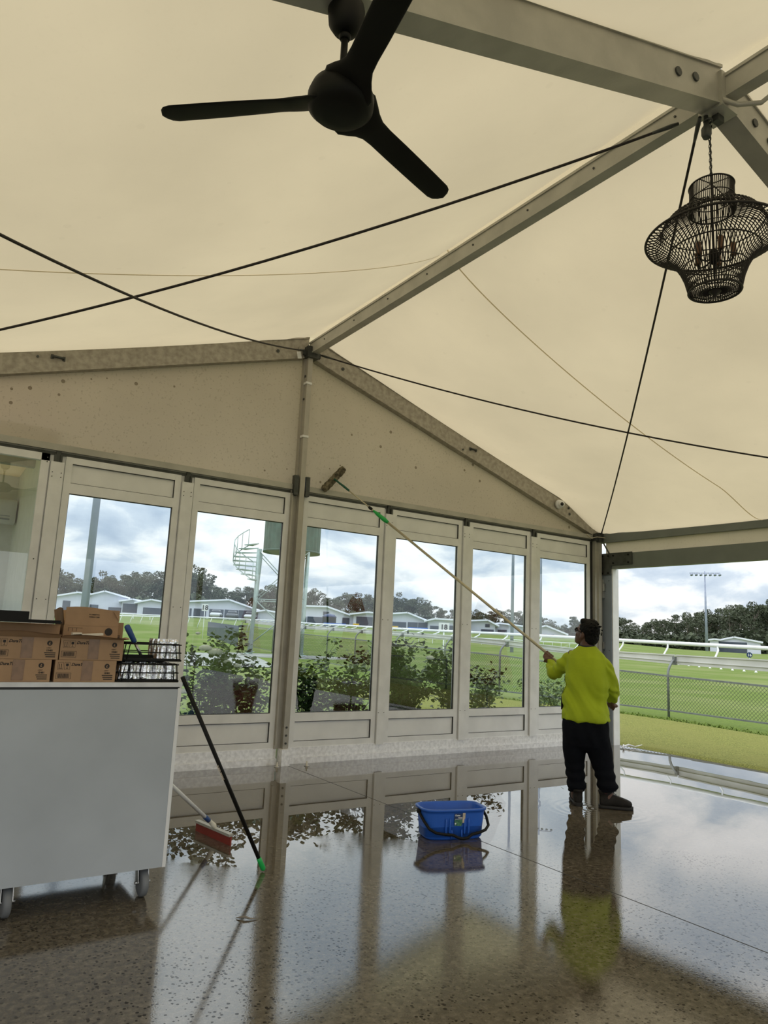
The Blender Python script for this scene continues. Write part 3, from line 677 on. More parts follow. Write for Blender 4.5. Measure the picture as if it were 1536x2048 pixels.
for wx, wy in ((-2.335, -3.13), (-2.965, -3.13), (-2.335, -2.52), (-3.15, -2.52)):
    bm = bm_new(); x, y = wx-ox, wy-oy
    for s in (-1, 1): beam(bm, (x+s*.026, y+.03, .150), (x+s*.026, y, .066), .004, .045, (0, 1, 0))
    box(bm, (x-.035, y-.02, .140), (x+.035, y+.07, .150)); tube(bm, [(x-.04, y, .068), (x+.04, y, .068)], .007, 8); ca = obj('castor', bm, 'steel', t)
    bm = bm_new(); lathe(bm, [(.03, -.018), (.055, -.019), (.066, -.014), (.0685, 0), (.066, .014), (.055, .019), (.03, .018)], (x, y, .0685), 28, mat=Matrix.Rotation(R(90), 3, 'Y')); obj('wheel', bm, 'wheel', ca, True)

def carton(name, label, x0, x1, y0, z0, z1, dep=.26, rz=0, group=None, printed=True, flaps=0, tapex=.52, lid=True):
    """closed or open carton; front face looks to -Y"""
    w_ = x1-x0; h = z1-z0; cxm = (x0+x1)/2; t = thing(name, label, 'cardboard box', (cxm, y0+dep/2, z0), rz, group)
    X0, X1, Y0, Y1 = -w_/2, w_/2, -dep/2, dep/2; th = .003
    bm = bm_new()
    box(bm, (X0, Y0, 0), (X1, Y0+th, h)); box(bm, (X0, Y1-th, 0), (X1, Y1, h)); box(bm, (X0, Y0+th, 0), (X0+th, Y1-th, h)); box(bm, (X1-th, Y0+th, 0), (X1, Y1-th, h)); box(bm, (X0+th, Y0+th, 0), (X1-th, Y1-th, th))
    if lid: box(bm, (X0+th, Y0+th, h-th), (X1-th, Y1-th, h-.001))
    obj('body', bm, 'carton', t)
    if printed:
        e = Y0-.0006; bm = bm_new(); up_ = (0, 0, 1)
        def tx(s_, px, pz, sz, sh=0, off=.0): text_mesh(bm, s_, sz, frame_mat((px, e, pz), (1, 0, 0), (0, 0, 1)), sh, off, ext=.0002)
        tx('DuraTuff', X0+.062+.012, h*.74, .0195, .35, .0007)
        for q in range(2):          # handling symbols
            bx_ = X0+.012+q*.031; bz = h*.56
            for a, b in (((bx_, bz), (bx_+.026, bz+.0012)), ((bx_, bz+.034), (bx_+.026, bz+.0352)), ((bx_, bz), (bx_+.0012, bz+.035)), ((bx_+.025, bz), (bx_+.026, bz+.035))): box(bm, (a[0], e, a[1]), (b[0], e+.0004, b[1]))
            if q == 0:
                for dx in (.006, .016): box(bm, (bx_+dx, e, bz+.008), (bx_+dx+.0025, e+.0004, bz+.028))
                box(bm, (bx_+.004, e, bz+.005), (bx_+.022, e+.0004, bz+.007))
            else:
                box(bm, (bx_+.007, e, bz+.017), (bx_+.019, e+.0004, bz+.029)); box(bm, (bx_+.012, e, bz+.006), (bx_+.014, e+.0004, bz+.018)); box(bm, (bx_+.008, e, bz+.005), (bx_+.018, e+.0004, bz+.007))
        bx_ = X0+.008; bz = h*.12; rnd = random.Random(3)
        for a, b in (((0, 0), (.07, .0015)), ((0, .029), (.07, .0305)), ((0, 0), (.0015, .03)), ((.0685, 0), (.07, .03))): box(bm, (bx_+a[0], e, bz+a[1]), (bx_+b[0], e+.0004, bz+b[1]))
        xx = .007
        while xx < .062:
            ww = rnd.choice((.0008, .0014, .0022)); box(bm, (bx_+xx, e, bz+.005), (bx_+xx+ww, e+.0004, bz+.026)); xx += ww+rnd.choice((.0009, .0015))
        lathe(bm, [(.0125, -.0002), (.0125, .0002)], (X1-.045, e, h*.74), 20, mat=Matrix.Rotation(R(90), 3, 'X'))
        tx('LIBBEY', X1-.058, h*.50, .0078, 0, 0); tx('15481', X1-.058, h*.37, .0125, 0, .0006)
        for q in range(3): box(bm, (X1-.066+.004*q, e, h*(.28-.09*q)), (X1-.014, e+.0004, h*(.28-.09*q)+.0045))
        obj('printing', bm, 'ink', t)
        bm = bm_new(); tx('L', X1-.050, h*.69, .016, .35, .0008)
        for v in bm.verts: v.co.y -= .0005
        obj('emblem_letter', bm, 'carton', t)
        bm = bm_new(); tw_ = .026; xm = X0+w_*tapex; box(bm, (xm-tw_, e-.0006, h*.05), (xm+tw_, e-.0002, h*.98)); obj('packing_tape', bm, 'tape', t)
    for (side, ang, ln) in (flaps or ()):
        bm = bm_new()
        if side == 'f': ax = Vector((0, -math.cos(R(ang)), math.sin(R(ang)))); p, q = Vector((X0+.002, Y0, h)), Vector((X1-.002, Y0, h))
        elif side == 'b': ax = Vector((0, math.cos(R(ang)), math.sin(R(ang)))); p, q = Vector((X0+.002, Y1, h)), Vector((X1-.002, Y1, h))
        elif side == 'l': ax = Vector((-math.cos(R(ang)), 0, math.sin(R(ang)))); p, q = Vector((X0, Y0+.002, h)), Vector((X0, Y1-.002, h))
        else: ax = Vector((math.cos(R(ang)), 0, math.sin(R(ang)))); p, q = Vector((X1, Y0+.002, h)), Vector((X1, Y1-.002, h))
        nrm = (q-p).cross(ax).normalized()*.0015
        f_ = lambda u, v: p+(q-p)*u+ax*(ln*v)+nrm*(0)+Vector((0, 0, .006*math.sin(u*5)*v))
        for sgn in (-1, 1): sheet(bm, lambda u, v: f_(u, v)+nrm*sgn, 6, 2)
        bmesh.ops.remove_doubles(bm, verts=bm.verts, dist=.0001)
        obj('flap', bm, 'carton_in' if side == 'l' else 'carton', t, True)
    return t
G = 'glassware cartons on the cart'
carton('cardboard_box', 'glassware carton at the bottom left of the front stack', -3.20, -2.897, -3.165, 1.075, 1.180, rz=R(-.5), group=G)
carton('cardboard_box', 'glassware carton at the bottom of the stack next to the wire racks', -2.876, -2.585, -3.165, 1.075, 1.180, rz=R(-1.5), group=G)
carton('cardboard_box', 'glassware carton with curled flaps, upper left of the front stack', -3.175, -2.872, -3.16, 1.181, 1.288, rz=R(.8), group=G, flaps=(('f', 24, .055), ('b', 40, .05)))
carton('cardboard_box', 'glassware carton with curled flaps, upper right of the front stack', -2.862, -2.558, -3.16, 1.181, 1.288, rz=R(-1.2), group=G, flaps=(('f', 14, .05), ('r', 8, .03)))
carton('cardboard_box', 'low closed carton set back under the black tray', -3.13, -2.852, -3.02, 1.290, 1.352, dep=.24, group=G, printed=False)
ob = carton('cardboard_box', 'open topped carton with a raised flap on top of the stack', -2.835, -2.560, -3.02, 1.290, 1.352, dep=.24, group=G, printed=False, lid=False, flaps=(('f', 88, .092), ('l', 80, .085), ('b', 70, .08)))
for o_, x_ in ((ob, .0), ):
    bm = bm_new()
    text_mesh(bm, 'FC-58BEF7VU', .009, frame_mat((-.02, -.1245, .118), (1, 0, 0), (0, 0, 1)), 0, .0002, ext=.0002); text_mesh(bm, 'HANDLE CARE', .008, frame_mat((-.02, -.1245, .106), (1, 0, 0), (0, 0, 1)), 0, .0002, ext=.0002)
    lathe(bm, [(.02, -.0002), (.02, .0002)], (.088, -.1212, .034), 24, mat=Matrix.Rotation(R(90), 3, 'X'))
    for a, b in (((-.115, .048), (-.045, .0495)), ((-.115, .03), (-.1135, .048)), ((-.095, .03), (-.0935, .048)), ((-.075, .03), (-.0735, .048))): box(bm, (a[0], -.1212, a[1]), (b[0], -.1208, b[1]))
    obj('printing', bm, 'ink', o_)
    bm = bm_new(); vs = [bm.verts.new(p) for p in ((.10, -.127, .145), (.136, -.127, .118), (.136, -.127, .092), (.108, -.135, .130))]; bm.faces.new(vs); obj('torn_corner', bm, 'carton', o_)
for z0, z1, x1, lb in ((1.075, 1.172, -2.475, 'bottom carton of the rear stack behind the wire racks'), (1.173, 1.270, -2.485, 'middle carton of the rear stack behind the blue handle'), (1.271, 1.375, -2.50, 'top carton of the rear stack beside the open carton')):
    carton('cardboard_box', lb, -2.79, x1, -2.885, z0, z1, dep=.16, group=G, printed=(z0 > 1.1), tapex=.3)
bm = bm_new()
for p, q, w2 in (((-3.22, -3.02, 1.362), (-2.86, -3.05, 1.362), .2),): beam(bm, p, q, .20, .006)
box(bm, (-3.24, -3.13, 1.356), (-3.02, -2.90, 1.41)); box(bm, (-3.02, -3.12, 1.356), (-2.87, -2.92, 1.372)); o = obj('black_tray', bm, 'black'); tag(o, 'flat black tray lying on the left carton', 'tray')
bm = bm_new(); box(bm, (-.075, -.02, 0), (.075, .02, .012), rot=Matrix.Rotation(R(-3), 3, 'Y')); box(bm, (-.075, -.02, .0), (-.03, .02, .018)); o = obj('paper_packet', bm, 'paper'); o.location = (-2.735, -3.115, 1.300); o.rotation_euler = (0, R(-2), 0); tag(o, 'long off white paper packet lying across the carton flaps', 'packet')

def wire_rack(name, label, x0, x1, y0, y1, z0, h, flare=.03):
    t = thing(name, label, 'wire rack', ((x0+x1)/2, (y0+y1)/2, z0)); hx, hy = (x1-x0)/2, (y1-y0)/2
    bm = bm_new(); r_ = .0032
    def loop(fx, z, rr=r_): tube(bm, [(-hx+fx, -hy, z), (hx-fx, -hy, z), (hx-fx, hy, z), (-hx+fx, hy, z)], rr, 5, True)
    loop(-.004, .004, .005); loop(-.002, h*.5); loop(.012, h); loop(0.0, h*.97)
    for y in (-hy, hy):
        for x in (-hx, hx): tube(bm, [(x, y, .004), (x*.93, y, h)], r_, 5)
        for x in (-hx*.82, hx*.82): tube(bm, [(x*1.07, y-.001, .004), (x*.97, y-.001, h*.93), (x*.90, y-.001, h)], r_*.9, 5)
    for q in range(9): x = -hx+2*hx*q/8; tube(bm, [(x, -hy, .003), (x, hy, .003)], .002, 4)
    obj('wires', bm, 'black', t, True)
    bm = bm_new(); box(bm, (-hx, -hy, 0), (hx, hy, .0035)); box(bm, (-hx, -hy-.002, 0), (hx, -hy, .014)); obj('tray_base', bm, 'black', t)
    return t
wire_rack('wire_rack', 'lower black wire rack at the right end of the cart', -2.575, -2.262, -3.17, -2.93, 1.076, .092)
wire_rack('wire_rack', 'upper black wire rack stacked on the lower one', -2.555, -2.250, -3.15, -2.91, 1.182, .090)
ORD = ['first', 'second', 'third', 'fourth', 'fifth', 'sixth', 'seventh', 'eighth', 'ninth', 'tenth', 'eleventh', 'twelfth', 'thirteenth', 'last']
def foil(x, y, z, r_, h, lb, g):
    bm = bm_new(); rnd = random.Random(int(x*1e4)); n_ = 26; jit = [.0022*(rnd.random()-.5) for _ in range(26)]; rings = []
    nz = 10
    for i in range(nz+1):
        v = i/nz; ring_ = []
        for j in range(n_):
            a = 2*math.pi*j/n_; rr = r_*(1-.10*v)+.0060*mnoise.noise(Vector((math.cos(a)*5+x*50, math.sin(a)*5, v*1.2)))+jit[j]+.0006*(rnd.random()-.5)
            if i == nz: rr *= .92
            ring_.append(bm.verts.new((x+rr*math.cos(a), y+rr*math.sin(a), z+h*v+.004*mnoise.noise(Vector((a, v*5, x*9))))))
        rings.append(ring_)
    for a, b in zip(rings, rings[1:]):
        for j in range(n_): bm.faces.new((a[j], a[(j+1) % n_], b[(j+1) % n_], b[j]))
    bm.faces.new(rings[0][::-1]); bm.faces.new(rings[-1]); o = obj('foil_bundle', bm, 'foil'); tag(o, lb, 'foil bundle', g)
for q in range(5):
    for y in (-3.125, -3.02):
        foil(-2.545+q*.063, y, 1.081, .030, .088, '%s foil bundle from the left in the %s row of the lower wire rack' % (ORD[q], 'front' if y < -3.1 else 'rear'), 'foil bundles in the lower rack')
for q in range(2):
    for y in (-3.10, -3.01):
        foil(-2.352+q*.068, y, 1.187, .033, .110, '%s shiny foil bundle in the %s row of the upper wire rack' % (('left', 'right')[q], 'front' if y < -3.05 else 'rear'), 'foil bundles in the upper rack')
t = thing('hand_squeegee', 'blue handled hand squeegee leaning in the upper wire rack', 'squeegee', (-2.43, -3.05, 1.19))
d = Vector((-.095, 0, .16)); p0 = Vector((.0, 0, .01))
bm = bm_new(); tube(bm, [p0, p0+d*.5], .008, 10); obj('shaft', bm, 'steel', t, True)
bm = bm_new(); tube(bm, [p0+d*.46, p0+d*.5, p0+d*.9, p0+d*1.0, p0+d*1.03], [.010, .014, .0165, .015, .008], 12); obj('grip', bm, 'navy', t, True)
bm = bm_new(); beam(bm, (-.11, 0, .012), (.06, 0, .012), .03, .016); obj('blade_holder', bm, 'black', t)

# ------------------------------------------------------------------ floor squeegee and black pole leaning on the cart
t = thing('floor_squeegee', 'floor squeegee with a red rubber blade on the wet floor behind the cart', 'squeegee')
A, B = Vector((-1.668, -2.075, 0)), Vector((-1.592, -2.50, 0)); mid = (A+B)/2; ax = (B-A).normalized(); sd = ax.cross(Vector((0, 0, 1)))
lean = Vector((-2.262, -2.745, .60)); top_ = mid+Vector((0, 0, .08)); dpo = (lean-top_).normalized()
bm = bm_new(); beam(bm, A+Vector((0, 0, .028)), B+Vector((0, 0, .028)), .010, .056); obj('rubber_blade', bm, 'red', t)
bm = bm_new(); beam(bm, A+Vector((0, 0, .062)), B+Vector((0, 0, .062)), .032, .016); obj('blade_holder', bm, 'alu', t)
bm = bm_new(); tube(bm, [mid+Vector((0, 0, .065)), top_, top_+dpo*.06, top_+dpo*.09], [.022, .017, .014, .014], 10); obj('socket', bm, 'paper', t, True)
bm = bm_new(); tube(bm, [top_+dpo*.08, top_+dpo*.14], .0155, 10); obj('collar', bm, 'navy', t, True)
bm = bm_new(); tube(bm, [top_+dpo*.13, top_+dpo*.95], .0125, 10); obj('handle', bm, 'white', t, True)
t = thing('black_pole', 'black telescopic pole with a bright green tip leaning on the cart corner', 'pole')
a = Vector((-1.612, -3.045, .008)); b = Vector((-2.228, -3.175, 1.085)); dpo = (b-a).normalized()
bm = bm_new(); tube(bm, [a+dpo*.07, b+dpo*.02], .0115, 10); obj('tube', bm, 'black', t, True)
bm = bm_new(); tube(bm, [a, a+dpo*.01, a+dpo*.06, a+dpo*.085], [.010, .0155, .0145, .013], 12); obj('tip', bm, 'green', t, True)
bm = bm_new(); nn = (CAM-(a+b)/2); nn = (nn-dpo*nn.dot(dpo)).normalized(); text_mesh(bm, 'SPEED BRAKE', .016, frame_mat(a+dpo*.72+nn*.0122-dpo.cross(nn)*.006, -dpo, -(dpo.cross(nn))), .2, .0003); obj('lettering', bm, 'price', t)

# ------------------------------------------------------------------ bucket
t = thing('bucket', 'blue rectangular mop bucket with a black handle on the wet floor', 'bucket', (-.115, -2.905, 0), R(-16))
def brings(z, a, b): return [((0, 0, z), (a, 0, 0), (0, b, 0))]
BW, BD, BH = .232, .125, .205
outer = [(0, .86, .80), (.012, .92, .87), (.06, .945, .90), (.17, .995, .985), (.188, 1.0, 1.0), (.189, 1.05, 1.07), (.203, 1.06, 1.08), (.205, 1.04, 1.055)]
inner = [(.205, 1.0, .99), (.19, .975, .955), (.02, .94, .90)]
bm = bm_new()
loft(bm, [((0, 0, z), (BW*a_, 0, 0), (0, BD*b_, 0)) for z, a_, b_ in outer+inner], 56, 4.2)
for f in bm.faces: f.smooth = True
for sy in (-1, 1):
    for x in (-.085, -.055, .055, .085):
        pts = [(x, sy*(BD*.94), .035), (x, sy*(BD*.975), .05), (x, sy*(BD*.99), .13), (x, sy*(BD*.975), .145)]; tube(bm, pts, [.004, .007, .007, .004], 8)
    for x in (-.04, .035): tube(bm, [(x, sy*(BD*.93), .01), (x, sy*(BD*.955), .02), (x, sy*BD*.965, .06), (x, sy*BD*.95, .07)], [.004, .006, .006, .004], 8)
obj('tub', bm, 'blue', t)
bm = bm_new()
hs = BW/.205
hp = [(-.212, 0, .175), (-.214, -.01, .165), (-.206, -.08, .125), (-.188, -.134, .085), (-.150, -.150, .062), (-.09, -.152, .050), (-.04, -.156, .046), (-.01, -.163, .030), (.02, -.166, .022), (.055, -.163, .026), (.085, -.157, .046), (.14, -.152, .056), (.18, -.146, .070), (.215, -.11, .09), (.225, -.05, .135), (.217, -.005, .172), (.212, 0, .175)]
tube(bm, [(p[0]*hs, p[1], p[2]) for p in hp], [.012]+[.010]*15+[.012], 8)
for s in (-1, 1): tube(bm, [(s*.200*hs, 0, .176), (s*.224*hs, 0, .176)], .017, 12)
obj('handle', bm, 'black', t, True)
e = -BD-.0012
def fy(z): return e+.004*(1-z/.19)
bm = bm_new(); bm.faces.new([bm.verts.new((x, fy(z), z)) for x, z in ((-.025, .105), (.04, .105), (.04, .178), (-.025, .178))]); obj('sticker', bm, 'labelblue', t)
bm = bm_new(); bm.faces.new([bm.verts.new((x, fy(z)-.0006, z)) for x, z in ((-.023, .098), (.03, .094), (.038, .135), (-.023, .135))]); obj('sticker_art', bm, 'labelgreen', t)
bm = bm_new(); bm.faces.new([bm.verts.new((x, fy(z)-.001, z)) for x, z in ((.036, .116), (.056, .116), (.058, .18), (.038, .18))]); obj('price_sticker', bm, 'price', t)
bm = bm_new(); text_mesh(bm, 'Oates', .016, frame_mat((-.020, fy(.16)-.001, .160), (1, 0, 0), (0, 0, 1)), 0, .0005, ext=.0002)
for z, x0, x1 in ((.146, .005, .034), (.140, -.02, .034), (.151, .002, .034)): box(bm, (x0, fy(z)-.0012, z), (x1, fy(z)-.0008, z+.0022))
lathe(bm, [(.006, -.0002), (.006, .0002)], (-.016, fy(.11)-.0018, .112), 14, mat=Matrix.Rotation(R(90), 3, 'X')); obj('lettering', bm, 'white', t)
bm = bm_new()
for q in range(9):
    p = [Vector((4.92+.03*q, -.32-.03*q, .012)) for _ in (0,)][0]
tube(bm, [(4.80, -.55, .02), (4.88, -.50, .05), (4.96, -.44, .02), (5.03, -.47, .04), (5.10, -.52, .02), (5.20, -.56, .045)], [.006, .012, .008, .014, .008, .004], 6); o = obj('plastic_scrap', bm, 'white', smooth=True); tag(o, 'crumpled strip of white plastic at the turf edge behind the man', 'plastic scrap')
bm = bm_new(); tube(bm, [(-2.02, -3.62, .004), (-1.99, -3.645, .012), (-1.965, -3.665, .006), (-1.93, -3.675, .003)], [.002, .006, .004, .001], 6); o = obj('dead_leaf', bm, 'bark', smooth=True); tag(o, 'small curled leaf on the wet floor in front of the poles', 'leaf')

# ------------------------------------------------------------------ racecourse fence
FP = [(9.3, -13, .76, 1.22, 1.02), (9.45, -9, .76, 1.22, 1.02), (9.6, -5.5, .76, 1.22, 1.02), (9.75, -2.4, .76, 1.22, 1.02), (9.87, .0, .76, 1.22, 1.02), (10.0, 2.35, .80, 1.22, 1.04), (9.80, 4.6, .87, 1.23, 1.11), (9.5, 6.9, .99, 1.36, 1.22), (9.7, 9.4, 1.03, 1.42, 1.30), (10.2, 12.6, 1.09, 1.48, 1.35), (11, 16.4, 1.16, 1.52, 1.40), (12, 20.3, 1.19, 1.58, 1.45), (13.4, 25.5, 1.24, 1.64, 1.49), (15.0, 32, 1.4, 1.75, 1.6), (16.4, 40, 1.6, 1.9, 1.75)]
fence = thing('chain_link_fence', 'chain link fence with crooked posts and a long pale board on top', 'fence', (9.87, .19, -.03))
fo = Vector((9.87, .19, -.03))
posts = {5, 7, 8, 9, 10, 11, 12, 13, 14, 3, 1}
for i, (x, y, zt, bt, bb) in enumerate(FP):
    g = gz(x, y)
    if i in posts:
        n = Vector((FP[min(i+1, len(FP)-1)][0]-FP[max(i-1, 0)][0], FP[min(i+1, len(FP)-1)][1]-FP[max(i-1, 0)][1], 0)).normalized(); out = Vector((n.y, -n.x, 0))
        bm = bm_new(); p = Vector((x, y, 0))
        pts = [p+Vector((0, 0, g-.1)), p+Vector((0, 0, zt)), p+Vector((0, 0, zt+.10))+out*.01, p+Vector((0, 0, zt+.19))+out*.06, p+Vector((0, 0, (bt+bb)/2-.02))+out*.17, p+Vector((0, 0, (bt+bb)/2+.01))+out*.25]
        tube(bm, [q-fo for q in pts], .026, 8); po = obj('post', bm, 'galv', fence, True)
        bm = bm_new(); c = p+out*.24-fo; beam(bm, c+Vector((0, 0, bb-.01)), c+Vector((0, 0, bt-.02)), .06, .07, (1, 0, 0)); obj('bracket', bm, 'galv', po)
mesh_bm = bm_new(); rails_bm = [bm_new(), bm_new()]; brd = bm_new()
for (x0, y0, zt0, bt0, bb0), (x1, y1, zt1, bt1, bb1) in zip(FP, FP[1:]):
    a = Vector((x0, y0, 0)); b = Vector((x1, y1, 0)); Ln = (b-a).length; d = (b-a)/Ln; out = Vector((d.y, -d.x, 0))
    zb0, zb1 = gz(x0, y0)+.13, gz(x1, y1)+.13
    beam(rails_bm[0], a+Vector((0, 0, zt0))-fo, b+Vector((0, 0, zt1))-fo, .036, .036); beam(rails_bm[1], a+Vector((0, 0, zb0))-fo, b+Vector((0, 0, zb1))-fo, .030, .030)
    # diamond mesh
    far = y0 > 13; pitch = .075 if not far else .16; th = .0042 if not far else .006
    H_ = (zt0+zt1)/2-(zb0+zb1)/2; nst = int(Ln/pitch)
    for s in (-1, 1):
        for q in range(-int(H_/pitch)-1, nst+int(H_/pitch)+1):
            u0 = q*pitch; u1 = u0+s*H_; v0, v1 = 0.0, 1.0
            if s > 0:
                if u1 <= 0 or u0 >= Ln: continue
                if u0 < 0: v0 = -u0/H_; u0 = 0
                if u1 > Ln: v1 = 1-(u1-Ln)/H_; u1 = Ln
            else:
                if u0 <= 0 or u1 >= Ln: continue
                if u0 > Ln: v0 = (u0-Ln)/H_; u0 = Ln
                if u1 < 0: v1 = 1-(-u1)/H_; u1 = 0
            def P_(u, v): t_ = u/Ln; return a+d*u+Vector((0, 0, (zb0*(1-t_)+zb1*t_)*(1-v)+(zt0*(1-t_)+zt1*t_)*v))-fo+out*(.004*s)
            beam(mesh_bm, P_(u0, v0), P_(u1, v1), th, th, out)
    vs = []
    for p, bt, bb in ((a, bt0, bb0), (b, bt1, bb1)):
        q = p+out*.27-fo
        for dz, dd in ((bb, 0), (bt, 0), (bt, .03), (bb, .03)): vs.append(brd.verts.new(q+Vector((0, 0, dz))+out*dd))
    for f in ((0,1,5,4),(1,2,6,5),(2,3,7,6),(3,0,4,7),(0,1,2,3),(4,5,6,7)): brd.faces.new([vs[i] for i in f])
    # cap strip
    beam(brd, a+out*.275+Vector((0, 0, bt0+.012))-fo, b+out*.275+Vector((0, 0, bt1+.012))-fo, .05, .024); beam(brd, a+out*.262+Vector((0, 0, bb0+(bt0-bb0)*.38))-fo, b+out*.262+Vector((0, 0, bb1+(bt1-bb1)*.38))-fo, .02, .012)
obj('diamond_mesh', mesh_bm, 'wire', fence); obj('top_rail', rails_bm[0], 'galv', fence); obj('bottom_rail', rails_bm[1], 'galv', fence); obj('board', brd, 'plank', fence)
bm = bm_new(); a_, b_ = at(416, 1245, 47), at(478, 1256, 40)
sheet(bm, lambda u, v: Vector((a_.x+(b_.x-a_.x)*u, a_.y+(b_.y-a_.y)*u, (1.0+.9*v)*(1-u)+(.55+1.15*v)*u-.2)), 12, 2)
o = obj('shade_cloth', bm, 'sheddark', smooth=True); tag(o, 'dark shade cloth screen at the far end of the fence, left of the tower', 'screen')

def rail_run(label, pts, r_, spacing, lean, drop, post_r, mat='rail', name='running_rail'):
    t = thing(name, label, 'rail', (pts[0][0], pts[0][1], gz(pts[0][0], pts[0][1]))); o_ = t.location.copy()
    bm = bm_new(); tube(bm, [Vector(p)-o_ for p in pts], r_, 10); obj('rail', bm, mat, t, True)
    bm = bm_new(); acc = 0; proto = None; n_ = 0
    for p, q in zip(pts, pts[1:]):
        p = Vector(p); q = Vector(q); Ln = (q-p).length; s = spacing-acc if acc else 0
        while s < Ln and n_ < 98:
            c = p+(q-p)*(s/Ln); d = (q-p).normalized(); out = Vector((d.y, -d.x, 0))
            b2 = bm_new(); h = c.z-gz(c.x, c.y) if drop is None else drop
            tube(b2, [c-o_, c-o_+Vector((0, 0, -.12))-out*lean*.10, c-o_+Vector((0, 0, -h*.6))-out*lean*.7+d*lean*.35, c-o_+Vector((0, 0, -h))-out*lean+d*lean*.5], post_r, 6)
            obj('rail_post', b2, mat, t, True); s += spacing; n_ += 1
        acc = (acc+Ln) % spacing if False else Ln-(s-spacing)
    bm.free(); return t
RP = [(10.02, -13, 1.40), (10.12, -9, 1.42), (10.30, -5.5, 1.43), (10.42, -2.4, 1.44), (10.49, -.03, 1.45), (10.62, 2.36, 1.48), (10.41, 4.53, 1.51), (10.12, 6.89, 1.54), (10.32, 9.3, 1.56), (10.79, 12.41, 1.59), (11.58, 16.19, 1.64), (12.58, 20.08, 1.70), (13.97, 25.27, 1.76), (15.57, 31.77, 1.90), (16.98, 39.8, 2.0)]
bm = bm_new(); tube(bm, [Vector(p)-fo for p in RP], .042, 10); obj('upper_rail', bm, 'rail', fence, True)
for (p, q, f0, f1) in zip(RP[2:], RP[3:], FP[2:], FP[3:]):
    p = Vector(p); q = Vector(q); n_ = max(2, round((q-p).length/1.2)); b0 = Vector((f0[0], f0[1], f0[3])); b1 = Vector((f1[0], f1[1], f1[3])); d = (b1-b0).normalized(); out = Vector((d.y, -d.x, 0))
    for i_ in range(n_):
        u_ = (i_+.35)/n_; top = p+(q-p)*u_; ft = b0+(b1-b0)*(u_)+out*.30-d*.13
        bm = bm_new(); tube(bm, [top-fo, top-fo+(ft-top)*.4+out*.06, ft-fo, ft-fo-Vector((0, 0, .12))], .02, 6); obj('rail_arm', bm, 'rail', fence, True)
rail_run('white tubular rail curving away beyond the second window from the left', [(16.98, 39.9, 2.0), (17.2, 52.4, 2.13), (15.9, 66, 2.25), (14.0, 80, 2.40), (10, 95, 2.5)], .05, 2.6, .20, .9, .03)
def far_run(label, px, dep, r_, sp, post_r):
    pts = [at(x, y, d_) for (x, y), d_ in zip(px, dep)]; rail_run(label, [tuple(p) for p in pts], r_, sp, .05, 1.15, post_r)
far_run('far white running rail across the track in the open side', [(1190, 1291), (1260, 1294), (1340, 1300), (1430, 1306), (1540, 1313), (1620, 1318)], [210, 205, 200, 190, 175, 165], .11, 1.7, .07)
far_run('low distant white rail behind the round number board', [(1190, 1281.5), (1280, 1286), (1400, 1292), (1470, 1297), (1640, 1307)], [260, 255, 250, 245, 240], .12, 3.2, .07)
far_run('far white running rail seen through the right hand windows', [(780, 1266), (860, 1270), (950, 1276), (1050, 1281), (1160, 1287)], [70, 70, 72, 75, 80], .05, 1.4, .03)
far_run('distant white running rail in front of the stables behind the leftmost window', [(100, 1229), (180, 1230), (260, 1232), (330, 1234)], [95, 95, 95, 95], .07, 2.2, .05)

# white marker cones on the turf track
for q in range(14):
    f_ = q/13; x = 1262+250*f_**1.25; y = 1323+22*f_**1.25; p = at(x, y, 1)-CAM; tt = (-.03-CAM.z)/p.z; c = CAM+p*tt
    bm = bm_new(); lathe(bm, [(.11, 0), (.10, .02), (.05, .10), (.025, .20), (.001, .21)], c, 8); tag(obj('marker_cone', bm, 'white'), '%s little white marker from the left on the grass track' % ORD[q], 'marker', 'row of white markers on the track')

# number boards
def board(name, label, x, y, dep, wd, ht, body, round_=False, fg='ink', bgm='white', zfoot=None, size=None):
    c = at(x, y, dep); t = thing(name, label, 'number board', (c.x, c.y, gz(c.x, c.y)), math.atan2(-(c.x-CAM.x), (c.y-CAM.y))); h = c.z-t.location.z
    bm = bm_new(); tube(bm, [(0, .03, -.1), (0, .03, h+ht*.4)], .03, 6); obj('post', bm, 'rail', t)
    bm = bm_new()
    if round_: lathe(bm, [(wd/2, -.015), (wd/2, .015)], (0, 0, h), 24, mat=Matrix.Rotation(R(90), 3, 'X'))
    else: box(bm, (-wd/2, -.015, h-ht/2), (wd/2, .015, h+ht/2))
    bo = obj('board', bm, bgm, t)
    bm = bm_new(); s_ = size or ht*.95; text_mesh(bm, body, s_, frame_mat((0, -.03, h-s_*.35), (1, 0, 0), (0, 0, 1)), 0, .02*s_, align='CENTER', ext=.002); obj('numerals', bm, fg, bo)
board('number_board', 'white number 18 board beyond the second window from the left', 410, 1215, 58, .48, .56, '18')
board('number_board', 'white number 18 board beyond the fourth window', 888, 1254, 30, .44, .34, '18', size=.30)
board('number_board', 'round dark number 16 board on the far track', 1499, 1310, 70, .52, .52, '16', True, 'white', 'labelblue', size=.36)

